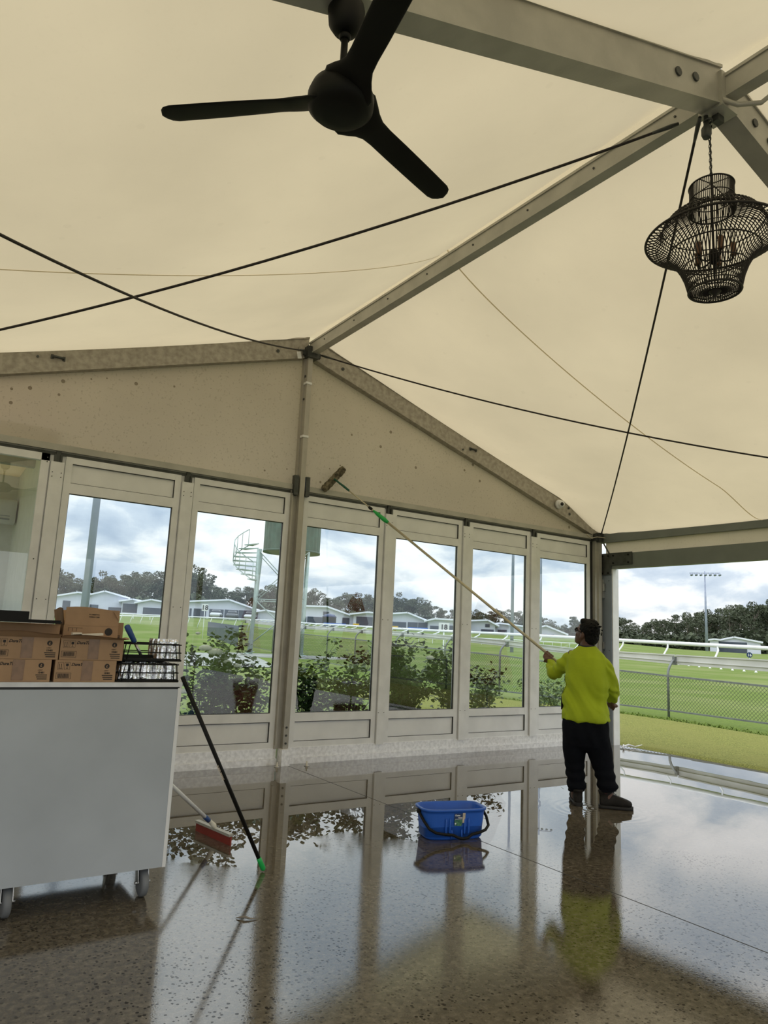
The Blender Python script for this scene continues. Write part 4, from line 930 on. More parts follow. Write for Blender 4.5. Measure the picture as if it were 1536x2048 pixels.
# ------------------------------------------------------------------ light masts
def mast(label, xb, yb, dep, r0, r1, h, heads=0):
    c = at(xb, yb, dep); g = gz(c.x, c.y); t = thing('light_mast', label, 'light mast', (c.x, c.y, g), math.atan2(-(c.x-CAM.x), (c.y-CAM.y)))
    bm = bm_new(); tube(bm, [(0, 0, -.2), (0, 0, h)], [r0, r1], 14); obj('pole', bm, 'mast', t, True)
    bm = bm_new(); tube(bm, [(-r0*9, 0, h-.5), (r0*9, 0, h-.5)], r0*.3, 6); obj('crossarm', bm, 'mast', t)
    for q in range(heads):
        x = (-1+2*q/(heads-1))*r0*8.2; bm = bm_new(); s = r0*.95
        tube(bm, [(x, 0, h-.6), (x+s*.5, -s*.7, h-.6-s), (x+s*.6, -s*.9, h-.6-s*1.3)], [s*.45, s*.95, s*1.0], 8); obj('lamp_head', bm, 'mast', t, True)
    return t
mast('thick floodlight mast beyond the leftmost full window', 165, 1250, 26, .150, .115, 14, 6)
mast('tapering light mast beyond the fifth window', 1024, 1262, 60, .15, .08, 17, 6)
mast('slender light mast beyond the last window', 1081, 1270, 110, .20, .10, 24, 6)
mast('tall floodlight mast standing in the open side', 1414, 1303, 190, .42, .16, 21.2, 7)

# ------------------------------------------------------------------ water tower with spiral stair
tc_ = at(550, 1307, 41); t = thing('water_tower', 'green water tank on splayed pale legs with a spiral stair', 'water tower', (tc_.x, tc_.y, gz(tc_.x, tc_.y)), math.atan2(-(tc_.x-CAM.x), (tc_.y-CAM.y)))
ZT = 5.85
bm = bm_new(); n_ = 64
prof_ = [(0, ZT), (1.62, ZT), (1.62, ZT+3.0), (0.1, ZT+3.5)]
rings = []
for r_, z in prof_[1:3]:
    rings.append([bm.verts.new(((r_+.02*math.cos(j*math.pi))*math.cos(2*math.pi*j/n_)+.55, (r_+.02*math.cos(j*math.pi))*math.sin(2*math.pi*j/n_), z)) for j in range(n_)])
for j in range(n_): bm.faces.new((rings[0][j], rings[0][(j+1) % n_], rings[1][(j+1) % n_], rings[1][j]))
bm.faces.new(rings[0][::-1]); lathe(bm, [(1.66, ZT+2.98), (.1, ZT+3.45)], (.55, 0, 0), 32); lathe(bm, [(1.66, ZT-.06), (1.66, ZT+.05)], (.55, 0, 0), 40); obj('tank', bm, 'tank', t)
for sx in (-1, 1):
    for sy in (-1, 1):
        bm = bm_new(); tube(bm, [(.0+sx*1.45, sy*1.45, -.1), (.15+sx*1.35, sy*1.3, ZT-.05)], .075, 8); lathe(bm, [(.25, -.05), (.25, .06)], (sx*1.45, sy*1.45, 0), 12); obj('leg', bm, 'tower', t, True)
for sy in (-1, 1):
    bm = bm_new(); y = sy*1.38
    for z0, z1 in ((.6, 3.0), (3.0, ZT-.1)):
        for a_, b_ in ((-1.38, 1.42), (1.42, -1.38)): tube(bm, [(a_+.05, y, z0), (b_+.05, y, z1)], .025, 5)
    tube(bm, [(-1.4, y, 3.0), (1.45, y, 3.0)], .035, 6); lathe(bm, [(.14, -.02), (.14, .02)], (.05, y-.03, (3.0+ZT-.1)/2), 16, mat=Matrix.Rotation(R(90), 3, 'X')); lathe(bm, [(.14, -.02), (.14, .02)], (.05, y-.03, 1.8), 16, mat=Matrix.Rotation(R(90), 3, 'X')); obj('bracing', bm, 'tower', t)
sx_, sy_ = -1.30, -1.75
bm = bm_new(); tube(bm, [(sx_, sy_, 0), (sx_, sy_, ZT-.1)], .085, 10); obj('stair_pole', bm, 'tower', t, True)
rail_pts = []
for q in range(15):
    a = R(178-(-1)*q*13) ; z = ZT-.15-.0*q
hr = []
for q in range(9):
    a = R(262-q*18); z = 3.95+.26*q; L_ = 1.35
    p = Vector((sx_+L_*math.cos(a), sy_+L_*math.sin(a), z)); hr.append(p+Vector((0, 0, .95)))
    if q > 9: pass
    bm = bm_new(); w2 = R(11)
    vs = [bm.verts.new(v) for v in ((sx_, sy_, z), (sx_+L_*math.cos(a-w2), sy_+L_*math.sin(a-w2), z), (sx_+L_*math.cos(a+w2), sy_+L_*math.sin(a+w2), z), (sx_, sy_, z+.05), (sx_+L_*math.cos(a-w2), sy_+L_*math.sin(a-w2), z+.05), (sx_+L_*math.cos(a+w2), sy_+L_*math.sin(a+w2), z+.05))]
    for f in ((0,2,1),(3,4,5),(0,1,4,3),(1,2,5,4),(2,0,3,5)): bm.faces.new([vs[i] for i in f])
    obj('stair_tread', bm, 'tower', t)
    bm = bm_new(); tube(bm, [p, p+Vector((0, 0, .95))], .018, 5); obj('baluster', bm, 'tower', t)
bm = bm_new(); tube(bm, hr, .025, 6); tube(bm, [h-Vector((0, 0, .95)) for h in hr], .025, 6); obj('handrail', bm, 'tower', t, True)
bm = bm_new(); c = at(566, 1312, 39.5); lathe(bm, [(3.6, -.05), (3.6, .02), (.1, .03)], (c.x, c.y, gz(c.x, c.y)), 32); struct('trim_%d' % k, bm, 'stone', label='gravel pad under the water tower'); k += 1
bm = bm_new()
for (xa, xb, ya, yb) in ((360, 480, 1301, 1322),):
    pts = [at(x, y, 1)-CAM for x, y in ((350, 1297), (480, 1299), (560, 1335), (350, 1330))]; vs = [bm.verts.new(CAM+p*((-.005-CAM.z)/p.z)) for p in pts]; bm.faces.new(vs)
struct('trim_%d' % k, bm, 'stone', label='worn gravel path on the grass'); k += 1

# ------------------------------------------------------------------ sheds
def shed(label, xl, xr, yb, yel, yer, xp, yp, dep, deep, doors=(), name='stable_shed', wallmat='shed', window=None, cat='shed'):
    xc = (xl+xr)/2; c = at(xc, yb, dep); s = dep/FPX
    t = thing(name, label, cat, (c.x, c.y, c.z-.02), math.atan2(-(c.x-CAM.x), (c.y-CAM.y)))
    U = lambda x: (x-xc)*s
    tl = .046                                # undo the camera roll: picture x to level height
    Z = lambda x, y: (yb-y+(x-xc)*tl)*s
    pts = [(U(xl), -.8), (U(xr), -.8), (U(xr), Z(xr, yer)), (U(xp), Z(xp, yp)), (U(xl), Z(xl, yel))]
    bm = bm_new(); f = [bm.verts.new((x, 0, z)) for x, z in pts]; b = [bm.verts.new((x, deep, z)) for x, z in pts]
    bm.faces.new(f); bm.faces.new(b[::-1])
    for i in range(5): bm.faces.new((f[i], b[i], b[(i+1) % 5], f[(i+1) % 5]))
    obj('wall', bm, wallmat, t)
    for i, j in ((4, 3), (3, 2)):
        p, q = Vector((pts[i][0], 0, pts[i][1])), Vector((pts[j][0], 0, pts[j][1])); d = (q-p).normalized(); th = .28*dep/130
        if i == 4: p = p-d*.6
        else: q = q+d*.6
        bm = bm_new(); nrm = Vector((-d.z, 0, d.x)); vs = []
        for yy in (-.7, deep+.3):
            for w_ in (p, q, q+nrm*th, p+nrm*th): vs.append(bm.verts.new((w_.x, yy, w_.z)))
        for ff in ((0,1,2,3),(4,5,6,7),(0,1,5,4),(1,2,6,5),(2,3,7,6),(3,0,4,7)): bm.faces.new([vs[i_] for i_ in ff])
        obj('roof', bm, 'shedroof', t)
    for (a, b_, y0, y1) in doors:
        bm = bm_new(); box(bm, (U(a), -.08, Z(a, y1)), (U(b_), .02, Z(a, y0))); obj('door', bm, 'sheddark', t)
    if window:
        a, b_, y0, y1 = window; bm = bm_new(); box(bm, (U(a), -.08, Z(a, y1)), (U(b_), .02, Z(a, y0))); obj('window', bm, 'sheddark', t)
    return t
shed('long white stable with a gable, behind the light mast in the leftmost window', 176, 248, 1229, 1192, 1196, 205, 1184, 140, 14, ((180, 196, 1209, 1229), (215, 240, 1214, 1229)))
shed('white shed with a dark door left of the light mast', 108, 168, 1229, 1194, 1188, 150, 1186, 138, 14, ((124, 138, 1201, 1224),))
shed('low white stable at the right of the leftmost window', 243, 282, 1228, 1203, 1204, 262, 1200, 136, 12, ((245, 277, 1207, 1224),))
shed('small gabled white stable near the right edge of the leftmost window', 276, 372, 1230, 1206, 1214, 301, 1201, 133, 12, ((287, 325, 1215, 1228), (340, 362, 1216, 1229)))
shed('wide white stable behind the first number board', 377, 513, 1237, 1205, 1221, 455, 1201, 128, 14, ((380, 384, 1217, 1236), (388, 412, 1217, 1236), (418, 446, 1218, 1237), (448, 475, 1219, 1237), (476, 508, 1220, 1237)))
shed('grey low building right of the tower stair', 515, 562, 1240, 1224, 1228, 530, 1222, 120, 10, ())
shed('white gabled stable with a louvre behind the right tower leg', 585, 706, 1250, 1213, 1234, 652, 1215, 115, 14, ((586, 612, 1232, 1249), (614, 648, 1233, 1249), (684, 698, 1235, 1249)), window=(645, 657, 1223, 1230))
shed('flat white awning building in the right half of the third window', 706, 778, 1253, 1229, 1231, 735, 1226, 112, 10, ((712, 745, 1233, 1251), (750, 774, 1234, 1251)))
shed('white gabled stable with slate walls in the fourth window', 778, 856, 1259, 1229, 1244, 814, 1227, 108, 14, ((783, 812, 1243, 1258), (815, 835, 1244, 1258), (836, 854, 1245, 1258)))
shed('white stable with a long roof behind the second number board', 856, 932, 1261, 1242, 1243, 870, 1239, 106, 12, ((860, 883, 1251, 1260), (898, 925, 1251, 1260)))
shed('white gabled house with a dark window behind the fifth window', 933, 990, 1265, 1243, 1250, 975, 1242, 110, 12, ((962, 987, 1258, 1264),), window=(970, 979, 1248, 1254))
shed('long low white shed in the right half of the fifth window', 990, 1060, 1267, 1249, 1256, 1000, 1248, 118, 10, ((996, 1014, 1259, 1266),))
shed('white hipped roof shed low in the last window', 1074, 1128, 1274, 1257, 1268, 1092, 1253, 120, 10, ((1085, 1108, 1268, 1273),))
shed('white open fronted barn at the foot of the trees', 1438, 1517, 1309, 1283, 1286, 1470, 1276, 200, 16, ((1439, 1493, 1283, 1307),))  # dark door slab here stands in for the shade inside the open front
shed('small white annex attached left of the open fronted barn', 1421, 1437, 1304, 1281, 1281, 1429, 1280, 198, 6)
t = thing('gazebo', 'dark navy pavilion tent in the third window', 'tent', at(658, 1249, 100), math.atan2(-.5, .86))
bm = bm_new(); loft(bm, [((0, 0, z), (a, 0, 0), (0, a, 0)) for z, a in ((-.3, .95), (1.0, .95), (1.0, 1.05), (1.35, .7), (1.5, .1))], 4); obj('canopy', bm, 'labelblue', t)
for x0, x1, y, d_, lb in ((647, 692, 1248, 90, 'blue banner along the rail in the third window'), (816, 856, 1257, 88, 'blue banner along the rail in the fourth window')):
    a_, b_ = at(x0, y, d_), at(x1, y+2, d_); bm = bm_new(); beam(bm, a_, b_, .03, .35); tag(obj('banner', bm, 'signblue'), lb, 'banner')
for x, y, d_, lb in ((790, 1255, 90, 'yellow barrow by the slate stable wall in the fourth window'), (712, 1250, 90, 'yellow barrow near the third window edge')):
    c = at(x, y, d_); bm = bm_new(); loft(bm, [((c.x, c.y, c.z+z), (a, 0, 0), (0, a, 0)) for z, a in ((-.4, .12), (-.25, .22), (.15, .42), (.17, .36))], 12); tag(obj('barrow', bm, 'yellow'), lb, 'barrow')
def car(label, x, y, dep, mt):
    c = at(x, y, dep); c.z = c.z-.25; t = thing('car', label, 'car', c, math.atan2(-(c.x-CAM.x), (c.y-CAM.y))+R(84))
    bm = bm_new(); loft(bm, [((xx, 0, z), (0, .85*w_, 0), (0, 0, h_)) for xx, z, w_, h_ in ((-2.1, .55, .8, .2), (-1.9, .6, .98, .30), (-.8, .66, 1, .36), (.9, .66, 1, .36), (1.9, .6, .97, .28), (2.1, .52, .8, .18))], 16, 4); obj('body', bm, mt, t, True)
    bm = bm_new(); loft(bm, [((0, 0, z), (a, 0, 0), (0, b, 0)) for z, a, b in ((.9, 1.45, .76), (1.25, 1.05, .68), (1.42, .8, .6))], 16, 4); obj('cabin', bm, 'carglass', t, True)
    for xx in (-1.3, 1.3):
        for yy in (-.8, .8): bm = bm_new(); lathe(bm, [(.31, -.1), (.31, .1)], (xx, yy, .31), 14, mat=Matrix.Rotation(R(90), 3, 'X')); obj('wheel', bm, 'black', t)
car('pale silver hatchback parked by the stables right of the number board', 432, 1234, 118, 'carpaint')
car('dark grey car parked in the middle of the row by the stables', 464, 1236, 118, 'carpaint2')
car('silver car parked at the right of the row by the stables', 500, 1238, 118, 'carpaint')

# ------------------------------------------------------------------ trees
def leafcloud(bm, c, r, n, sz, rnd):
    c = Vector(c)
    for _ in range(n):
        v = Vector((rnd.gauss(0, 1), rnd.gauss(0, 1), rnd.gauss(0, 1))).normalized(); rr = rnd.uniform(.55, 1.0)
        p = c+Vector((v.x*r[0], v.y*r[1], v.z*r[2]))*rr; a = Vector((rnd.uniform(-1, 1), rnd.uniform(-1, 1), rnd.uniform(-1, 1))).normalized(); b = a.orthogonal().normalized(); s = sz*rnd.uniform(.6, 1.3)
        b = (b+v*.6).normalized(); a = a.cross(b).normalized()
        bm.faces.new([bm.verts.new(q) for q in (p-a*s, p-b*s*.7, p+a*s, p+b*s*.7)])
def tree_proto(seed, kind):
    rnd = random.Random(seed); t = thing('gum_tree', 'x', 'tree')
    tb = bm_new(); fb = bm_new(); H = 1.0; nb = rnd.randint(6, 9)
    tube(tb, [(0, 0, -.08), (.01*rnd.uniform(-1, 1), 0, .3), (.03*rnd.uniform(-1, 1), .02, .62), (.04*rnd.uniform(-1, 1), .0, .85)], [.022, .017, .011, .004], 6)
    for q in range(nb):
        a = 2.4*q+rnd.uniform(-.4, .4); z0 = rnd.uniform(.28, .62); ln = rnd.uniform(.10, .26) if kind else rnd.uniform(.08, .2); z1 = z0+rnd.uniform(.14, .34)
        z1 = min(z1, .93); e = (ln*math.cos(a), ln*math.sin(a), z1); tube(tb, [(0, 0, z0), (e[0]*.5, e[1]*.5, (z0+z1)/2-.01), e], [.009, .006, .002], 4)
        r_ = rnd.uniform(.08, .135); leafcloud(fb, e, (r_*1.1, r_*1.1, r_*.62), 150, .018, rnd)
    leafcloud(fb, (0, 0, .90), (.10, .10, .07), 140, .016, rnd); leafcloud(fb, (0, 0, .62), (.19, .19, .19), 300, .02, rnd)
    for q in range(5):
        a = q*1.3+rnd.random(); leafcloud(fb, (.15*math.cos(a), .15*math.sin(a), rnd.uniform(.18, .42)), (.13, .13, .12), 110, .022, rnd)
    if kind:
        for q in range(3): a = q*2.1+rnd.random(); leafcloud(fb, (.12*math.cos(a), .12*math.sin(a), .10), (.14, .14, .09), 90, .022, rnd)
    obj('trunk', tb, 'bark', t, True); obj('crown', fb, 'foliage' if kind else 'foliage2', t); return t
protos = [tree_proto(s, s % 2) for s in range(6)]
def copy_tree(root):
    r_ = root.copy(); col.objects.link(r_)
    for ch in list(root.children): c = ch.copy(); col.objects.link(c); c.parent = r_
    return r_
rnd = random.Random(11); used = set()
CONT = [(-400, 1120), (60, 1128), (110, 1124), (128, 1150), (200, 1146), (260, 1143), (330, 1146), (372, 1138), (392, 1120), (415, 1150), (440, 1172), (480, 1168), (520, 1172), (570, 1160), (600, 1172), (640, 1184), (700, 1186), (740, 1180), (775, 1190), (800, 1188), (835, 1192), (860, 1205), (885, 1216), (915, 1222), (940, 1222), (1000, 1218), (1056, 1222), (1080, 1224), (1110, 1236), (1130, 1243), (1148, 1232), (1180, 1222), (1236, 1229), (1290, 1241), (1340, 1232), (1395, 1226), (1430, 1216), (1480, 1206), (1540, 1201), (1640, 1196), (1900, 1190)]
def contour(x):
    for (a, ya), (b, yb) in zip(CONT, CONT[1:]):
        if a <= x <= b: return ya+(yb-ya)*(x-a)/(b-a)
    return CONT[-1][1]
REG = [(105, 'left of the view, hidden behind the office'), (360, 'seen through the first tall window'), (575, 'seen through the second tall window'), (772, 'seen through the third window'), (928, 'seen through the fourth window'), (1062, 'seen through the fifth window'), (1200, 'seen through the last window'), (1400, 'left of the tall floodlight mast'), (1536, 'above the open fronted barn'), (9999, 'beyond the right edge of the view')]
def region(x): return next(r_ for lim, r_ in REG if x < lim)
def put_tree(x, ytop, dep, label, group):
    kk = rnd.randrange(6); pr = protos[kk]
    if kk in used: t_ = copy_tree(pr)
    else: t_ = pr; used.add(kk)
    top = at(x, ytop, dep); g = gz(top.x, top.y)-.3; h = (top.z-g)/.97
    t_.location = (top.x, top.y, g); wv = rnd.uniform(.95, 1.35); t_.scale = (h*wv, h*wv, h); t_.rotation_euler = (0, 0, rnd.uniform(0, 6.28)); t_['label'] = label; t_['group'] = group
x = -120
while x < 1760:
    dep = rnd.uniform(185, 215) if x < 1200 else rnd.uniform(235, 265)
    put_tree(x, contour(x)+rnd.uniform(-5, 12), dep, 'tall gum tree in the front row, '+region(x), 'front row gum trees '+region(x)); x += rnd.uniform(17, 27)
x = -110
while x < 1760:
    dep = rnd.uniform(225, 250) if x < 1200 else rnd.uniform(275, 300)
    put_tree(x, contour(x)+rnd.uniform(0, 16), dep, 'half hidden gum tree in the back row, '+region(x), 'back row gum trees '+region(x)); x += rnd.uniform(22, 32)
fb = bm_new(); rnd2 = random.Random(5); x = -150
while x < 1800:
    d_ = 176 if x < 1200 else 225; c = at(x, contour(x), d_); g = gz(c.x, c.y); hh = (c.z-g)*.42; leafcloud(fb, (c.x, c.y, g+hh*.35), (3.4, 3.0, hh*.75), 120, .8, rnd2); x += 13
o = obj('undergrowth', fb, 'foliage2'); tag(o, 'dark dense undergrowth along the foot of the distant tree line', 'undergrowth', kind='stuff')

# ------------------------------------------------------------------ rose bushes outside the windows
def rose_bush(label, x, y, h, wd, dens, seed, roses):
    rnd = random.Random(seed); t = thing('rose_bush', label, 'rose bush', (x, y, -.03))
    sb = bm_new(); lb = bm_new(); tips = []
    for q in range(int(8+6*dens)):
        a = rnd.uniform(0, 6.28); sp_ = rnd.uniform(.2, 1)*wd; hh = h*rnd.uniform(.55, 1.0)
        p = [Vector((0, 0, 0)), Vector((sp_*.3*math.cos(a), sp_*.2*math.sin(a), hh*.35)), Vector((sp_*.7*math.cos(a)+rnd.uniform(-.05, .05), sp_*.5*math.sin(a), hh*.7)), Vector((sp_*math.cos(a), sp_*.7*math.sin(a), hh))]
        tube(sb, p, [.010, .007, .005, .003], 5)
        for sgm in range(3):
            for br in range(2):
                c = p[sgm+1]; a2 = rnd.uniform(0, 6.28); e = c+Vector((.14*math.cos(a2), .10*math.sin(a2), rnd.uniform(.02, .15)))*rnd.uniform(.6, 1.2)
                tube(sb, [c, e], [.004, .002], 4)
                if sgm > 0 or rnd.random() < .4*dens: tips.append(e)
        tips.append(p[3]); tips.append(p[2])
    for e in tips:
        for _ in range(int(16*dens)):
            c = e+Vector((rnd.gauss(0, .055), rnd.gauss(0, .05), rnd.gauss(0, .05))); d = Vector((rnd.uniform(-1, 1), rnd.uniform(-1, 1), rnd.uniform(-.7, .5))).normalized(); s_ = d.cross(Vector((rnd.uniform(-.4, .4), rnd.uniform(-.4, .4), 1))).normalized(); L_ = rnd.uniform(.042, .078); W_ = L_*.40
            a = [lb.verts.new(q) for q in (c, c+d*L_*.35+s_*W_, c+d*L_*.75+s_*W_*.8, c+d*L_, c+d*L_*.75-s_*W_*.8, c+d*L_*.35-s_*W_)]; lb.faces.new(a)
    obj('stems', sb, 'stem', t, True); obj('leaves', lb, 'leaf', t)
    for (rx, rz_, rr) in roses:
        fb_ = bm_new()
        for layer in range(4):
            for q in range(6):
                a = q*1.047+layer*.5; rad_ = rr*(1-.22*layer); tilt = .35+.35*layer
                cpt = Vector((rx+rad_*.5*math.cos(a), -.10*wd+rad_*.5*math.sin(a)*.6, rz_+rr*.12*layer)); ell(fb_, cpt, (rad_*.55, rad_*.5, rad_*.42), sub=1)
        obj('rose', fb_, 'rose', t, True)
rose_bush('rose bush with the biggest white blooms beside the cart', -.62, .85, 1.22, .42, 1.0, 1, ((-.02, 1.17, .075), (.10, 1.13, .085), (-.12, 1.33, .03), (.25, 1.02, .05), (-.22, .70, .06), (.05, .72, .04), (.38, .98, .05), (.27, .92, .04)))
rose_bush('leafy rose bush with a few small blooms in the second window', -.10, .95, 1.0, .34, 1.1, 2, ((.10, 1.06, .04), (.16, .86, .045), (.02, .68, .035), (-.12, .60, .03)))
rose_bush('dark sparse rose bush at the left of the third window', .66, .75, .95, .30, .9, 3, ((.08, .80, .04),))
rose_bush('spreading rose bush in the right half of the third window', 1.30, .95, 1.08, .55, 1.1, 4, ((.35, 1.02, .03), (.1, 1.05, .025)))
rose_bush('dense tall rose bush filling the fourth window', 2.22, 1.0, 1.25, .50, 1.9, 5, ((-.20, 1.12, .05), (-.10, 1.10, .05), (.42, 1.12, .07)))
rose_bush('rose bush split between the fourth and fifth windows', 2.98, .95, 1.15, .34, 1.0, 6, ())
rose_bush('thin twiggy rose bush in the fifth window', 3.75, 1.0, .88, .48, .7, 7, ())
rose_bush('low twiggy rose bush in the last window', 5.0, 1.1, .78, .45, .6, 8, ())

# ------------------------------------------------------------------ outside behind the camera: seen as reflections in the glass
bm = bm_new(); box(bm, (-14, -40, -.1), (5.0, -19.0, -.005)); struct('trim_%d' % k, bm, 'terrace', label='concrete terrace behind the marquee'); k += 1
def closed_umbrella(label, x, y, h):
    t = thing('closed_umbrella', label, 'umbrella', (x, y, 0))
    bm = bm_new(); tube(bm, [(0, 0, 0), (0, 0, h*.4)], .025, 8); lathe(bm, [(.28, 0), (.28, .05), (.05, .09)], n=16); obj('pole', bm, 'steel', t)
    bm = bm_new(); n_ = 32; rings = []
    for z, r_ in ((.22*h, .42), (.32*h, .40), (.5*h, .30), (.62*h, .26), (.66*h, .34), (.80*h, .24), (.93*h, .14), (h, .03)):
        rings.append([bm.verts.new(((r_*(1+.16*math.cos(j*math.pi/2)))*math.cos(2*math.pi*j/n_), (r_*(1+.16*math.cos(j*math.pi/2)))*math.sin(2*math.pi*j/n_), z)) for j in range(n_)])
    for a, b in zip(rings, rings[1:]):
        for j in range(n_): bm.faces.new((a[j], a[(j+1) % n_], b[(j+1) % n_], b[j]))
    bm.faces.new(rings[0][::-1]); bm.faces.new(rings[-1]); obj('cloth', bm, 'umbrella', t, True)
closed_umbrella('closed red umbrella behind the marquee, mirrored in the second window', 7.3, -17.8, 2.5)
closed_umbrella('closed red umbrella beside the marquee, mirrored in the third window', 7.1, -10.2, 2.5)
closed_umbrella('closed red umbrella nearest the man, mirrored in the fifth window', 6.1, -3.6, 2.45)

# ------------------------------------------------------------------ the window cleaner
PX, PY, PRZ = 1.692, -2.704, math.atan2(-.76903, .63921)
def remeshed(bm, voxel, it=4, fac=.5):
    me = bpy.data.meshes.new('tmp'); bmesh.ops.recalc_face_normals(bm, faces=bm.faces); bm.to_mesh(me); bm.free()
    o = bpy.data.objects.new('tmp', me); col.objects.link(o)
    md = o.modifiers.new('r', 'REMESH'); md.mode = 'VOXEL'; md.voxel_size = voxel
    ms = o.modifiers.new('s', 'SMOOTH'); ms.iterations = it; ms.factor = fac
    bpy.context.view_layer.update()
    m2 = bpy.data.meshes.new_from_object(o.evaluated_get(bpy.context.evaluated_depsgraph_get()))
    b2 = bm_new(); b2.from_mesh(m2); bpy.data.objects.remove(o); bpy.data.meshes.remove(me); bpy.data.meshes.remove(m2)
    for f in b2.faces: f.smooth = True
    return b2
def displace(bm, fn):
    bm.normal_update(); mv = [(v, v.normal*fn(v.co)) for v in bm.verts]
    for v, d in mv: v.co += d
def path_loft(bm, pts, n=20, squash=1.0):
    """pts: (x, y, z, r) or (x, y, z, ra, rb); rings perpendicular to the path"""
    P_ = [Vector(p[:3]) for p in pts]; rings = []; prev = None
    for i, p in enumerate(pts):
        d = (P_[min(i+1, len(P_)-1)]-P_[max(i-1, 0)]).normalized()
        if prev is None: s = d.cross(Vector((0, 1, 0))).normalized() if abs(d.y) < .95 else d.cross(Vector((0, 0, 1))).normalized()
        else: s = (prev-d*prev.dot(d)).normalized()
        prev = s; u = d.cross(s); ra = p[3]; rb_ = p[4] if len(p) > 4 else ra*squash
        rings.append((P_[i], s*ra, u*rb_))
    loft(bm, rings, n)
HEAD_C = Vector((-.088, .0, 1.468))
HF = Vector((-.80, .48, .36)).normalized(); HU = (Vector((.22, -.22, 1))-HF*Vector((.22, -.22, 1)).dot(HF)).normalized(); HX = HF.cross(HU)
HM = Matrix((HX, HF, HU)).transposed()           # columns: right, forward, up
def hp_(x, y, z): return HEAD_C+HM @ Vector((x, y, z))
handL = Vector((-.443, .345, 1.252)); handR = Vector((.125, .285, .832))
pole_dir = (handL-handR).normalized()            # from the low hand up to the high hand
def grip(bm, c, a, wrist, flip=1):
    """five fingers closed round the pole at c; a = pole direction, wrist = forearm end"""
    w_ = (wrist-c); w_ = (w_-a*w_.dot(a)).normalized(); n_ = a.cross(w_)*flip; c = Vector(c)
    pr = .013
    ell(bm, c+w_*.044+n_*.006, (.040, .022, .040), rot=Matrix((a, n_, w_)).transposed(), sub=2)
    path_loft(bm, [(*(c+w_*.05), .026, .020), (*(c+w_*.085), .027, .021), (*(c+(wrist-c)*1.0), .029, .024)], 14)
    for i, (off, ln) in enumerate(((-.034, .86), (-.012, 1.0), (.011, .97), (.033, .82))):
        pts = []
        for k_ in range(9):
            th = R(35+k_*27*ln); rr = pr+.010+.002*math.cos(th*2)
            pts.append(c+a*off+w_*math.cos(th)*rr+n_*math.sin(th)*rr)
        pts = [c+a*off*.9+w_*.045+n_*.016]+[c+a*off+w_*.028+n_*.026]+pts[1:]
        tube(bm, pts, [.0105, .0105]+[.0095]*5+[.0085, .0078, .006], 8)
    tp = [c-a*.036+w_*.055-n_*.004, c-a*.040+w_*.030-n_*.018, c-a*.022+w_*.008-n_*.027, c-a*.004-w_*.010-n_*.026, c+a*.008-w_*.020-n_*.016]
    tube(bm, tp, [.014, .0135, .0115, .010, .007], 8)
bm = bm_new()
# skull, jaw, face
loft(bm, [(hp_(0, y_, z), HX*a, HF*b) for z, y_, a, b in ((-.118, .055, .018, .016), (-.108, .045, .040, .040), (-.085, .030, .056, .062), (-.055, .018, .066, .078), (-.02, .008, .073, .088), (.02, .0, .076, .094), (.055, -.005, .074, .094), (.085, -.008, .062, .080), (.105, -.010, .040, .055), (.115, -.010, .012, .02))], 28)
ell(bm, hp_(0, .098, -.018), (.012, .016, .018), rot=HM, sub=2); path_loft(bm, [(*hp_(0, .088, .020), .008), (*hp_(0, .098, -.002), .010), (*hp_(0, .108, -.022), .012), (*hp_(0, .095, -.032), .009)], 10)
ell(bm, hp_(0, .086, -.058), (.024, .010, .006), rot=HM, sub=2); ell(bm, hp_(0, .086, -.069), (.021, .010, .006), rot=HM, sub=2); ell(bm, hp_(0, .078, -.100), (.022, .016, .014), rot=HM, sub=2)
for s in (-1, 1):
    ell(bm, hp_(s*.030, .080, .028), (.020, .010, .007), rot=HM, sub=2); ell(bm, hp_(s*.042, .062, -.030), (.022, .018, .018), rot=HM, sub=2)
    ell(bm, hp_(s*.078, -.008, -.010), (.009, .020, .032), rot=HM, sub=2); ell(bm, hp_(s*.076, .004, -.034), (.008, .010, .012), rot=HM, sub=2)
path_loft(bm, [(-.092, -.005, 1.27, .070, .062), (-.090, -.006, 1.33, .060, .056), (-.088, -.004, 1.38, .056, .056), (*(HEAD_C+Vector((.015, -.015, -.03))), .058, .060)], 20)
loft(bm, [((cx_, .0, z), (a, 0, 0), (0, b, 0)) for cx_, z, a, b in ((-.10, .48, .10, .09), (-.10, .60, .165, .12), (-.10, .74, .155, .105), (-.10, .90, .15, .10), (-.095, 1.10, .155, .11), (-.09, 1.24, .15, .10), (-.09, 1.31, .11, .08), (-.09, 1.35, .05, .05))], 28)
path_loft(bm, [(-.20, 0, 1.275, .055), (-.29, .08, 1.19, .05), (-.375, .165, 1.10, .043), (-.405, .25, 1.16, .038), (-.428, .305, 1.205, .030)], 16)
path_loft(bm, [(.02, 0, 1.25, .055), (.09, .03, 1.13, .05), (.135, .085, 1.02, .042), (.13, .17, .93, .038), (.118, .235, .862, .030)], 16)
grip(bm, handL, pole_dir, Vector((-.428, .305, 1.205)), 1); grip(bm, handR, pole_dir, Vector((.118, .235, .862)), -1)
path_loft(bm, [(-.185, 0, .56, .09), (-.19, .015, .32, .065), (-.178, .0, .10, .045), (-.175, .0, .05, .045)], 16); path_loft(bm, [(-.01, 0, .56, .09), (.045, .0, .33, .065), (.085, -.05, .12, .045), (.09, -.05, .05, .045)], 16)
person = obj('person', remeshed(bm, .0045, 3), 'skin', None, True); person.location = (PX, PY, 0); person.rotation_euler = (0, 0, PRZ)
tag(person, 'man in lime work shirt and black trousers seen from behind, holding the long cleaning pole', 'person')
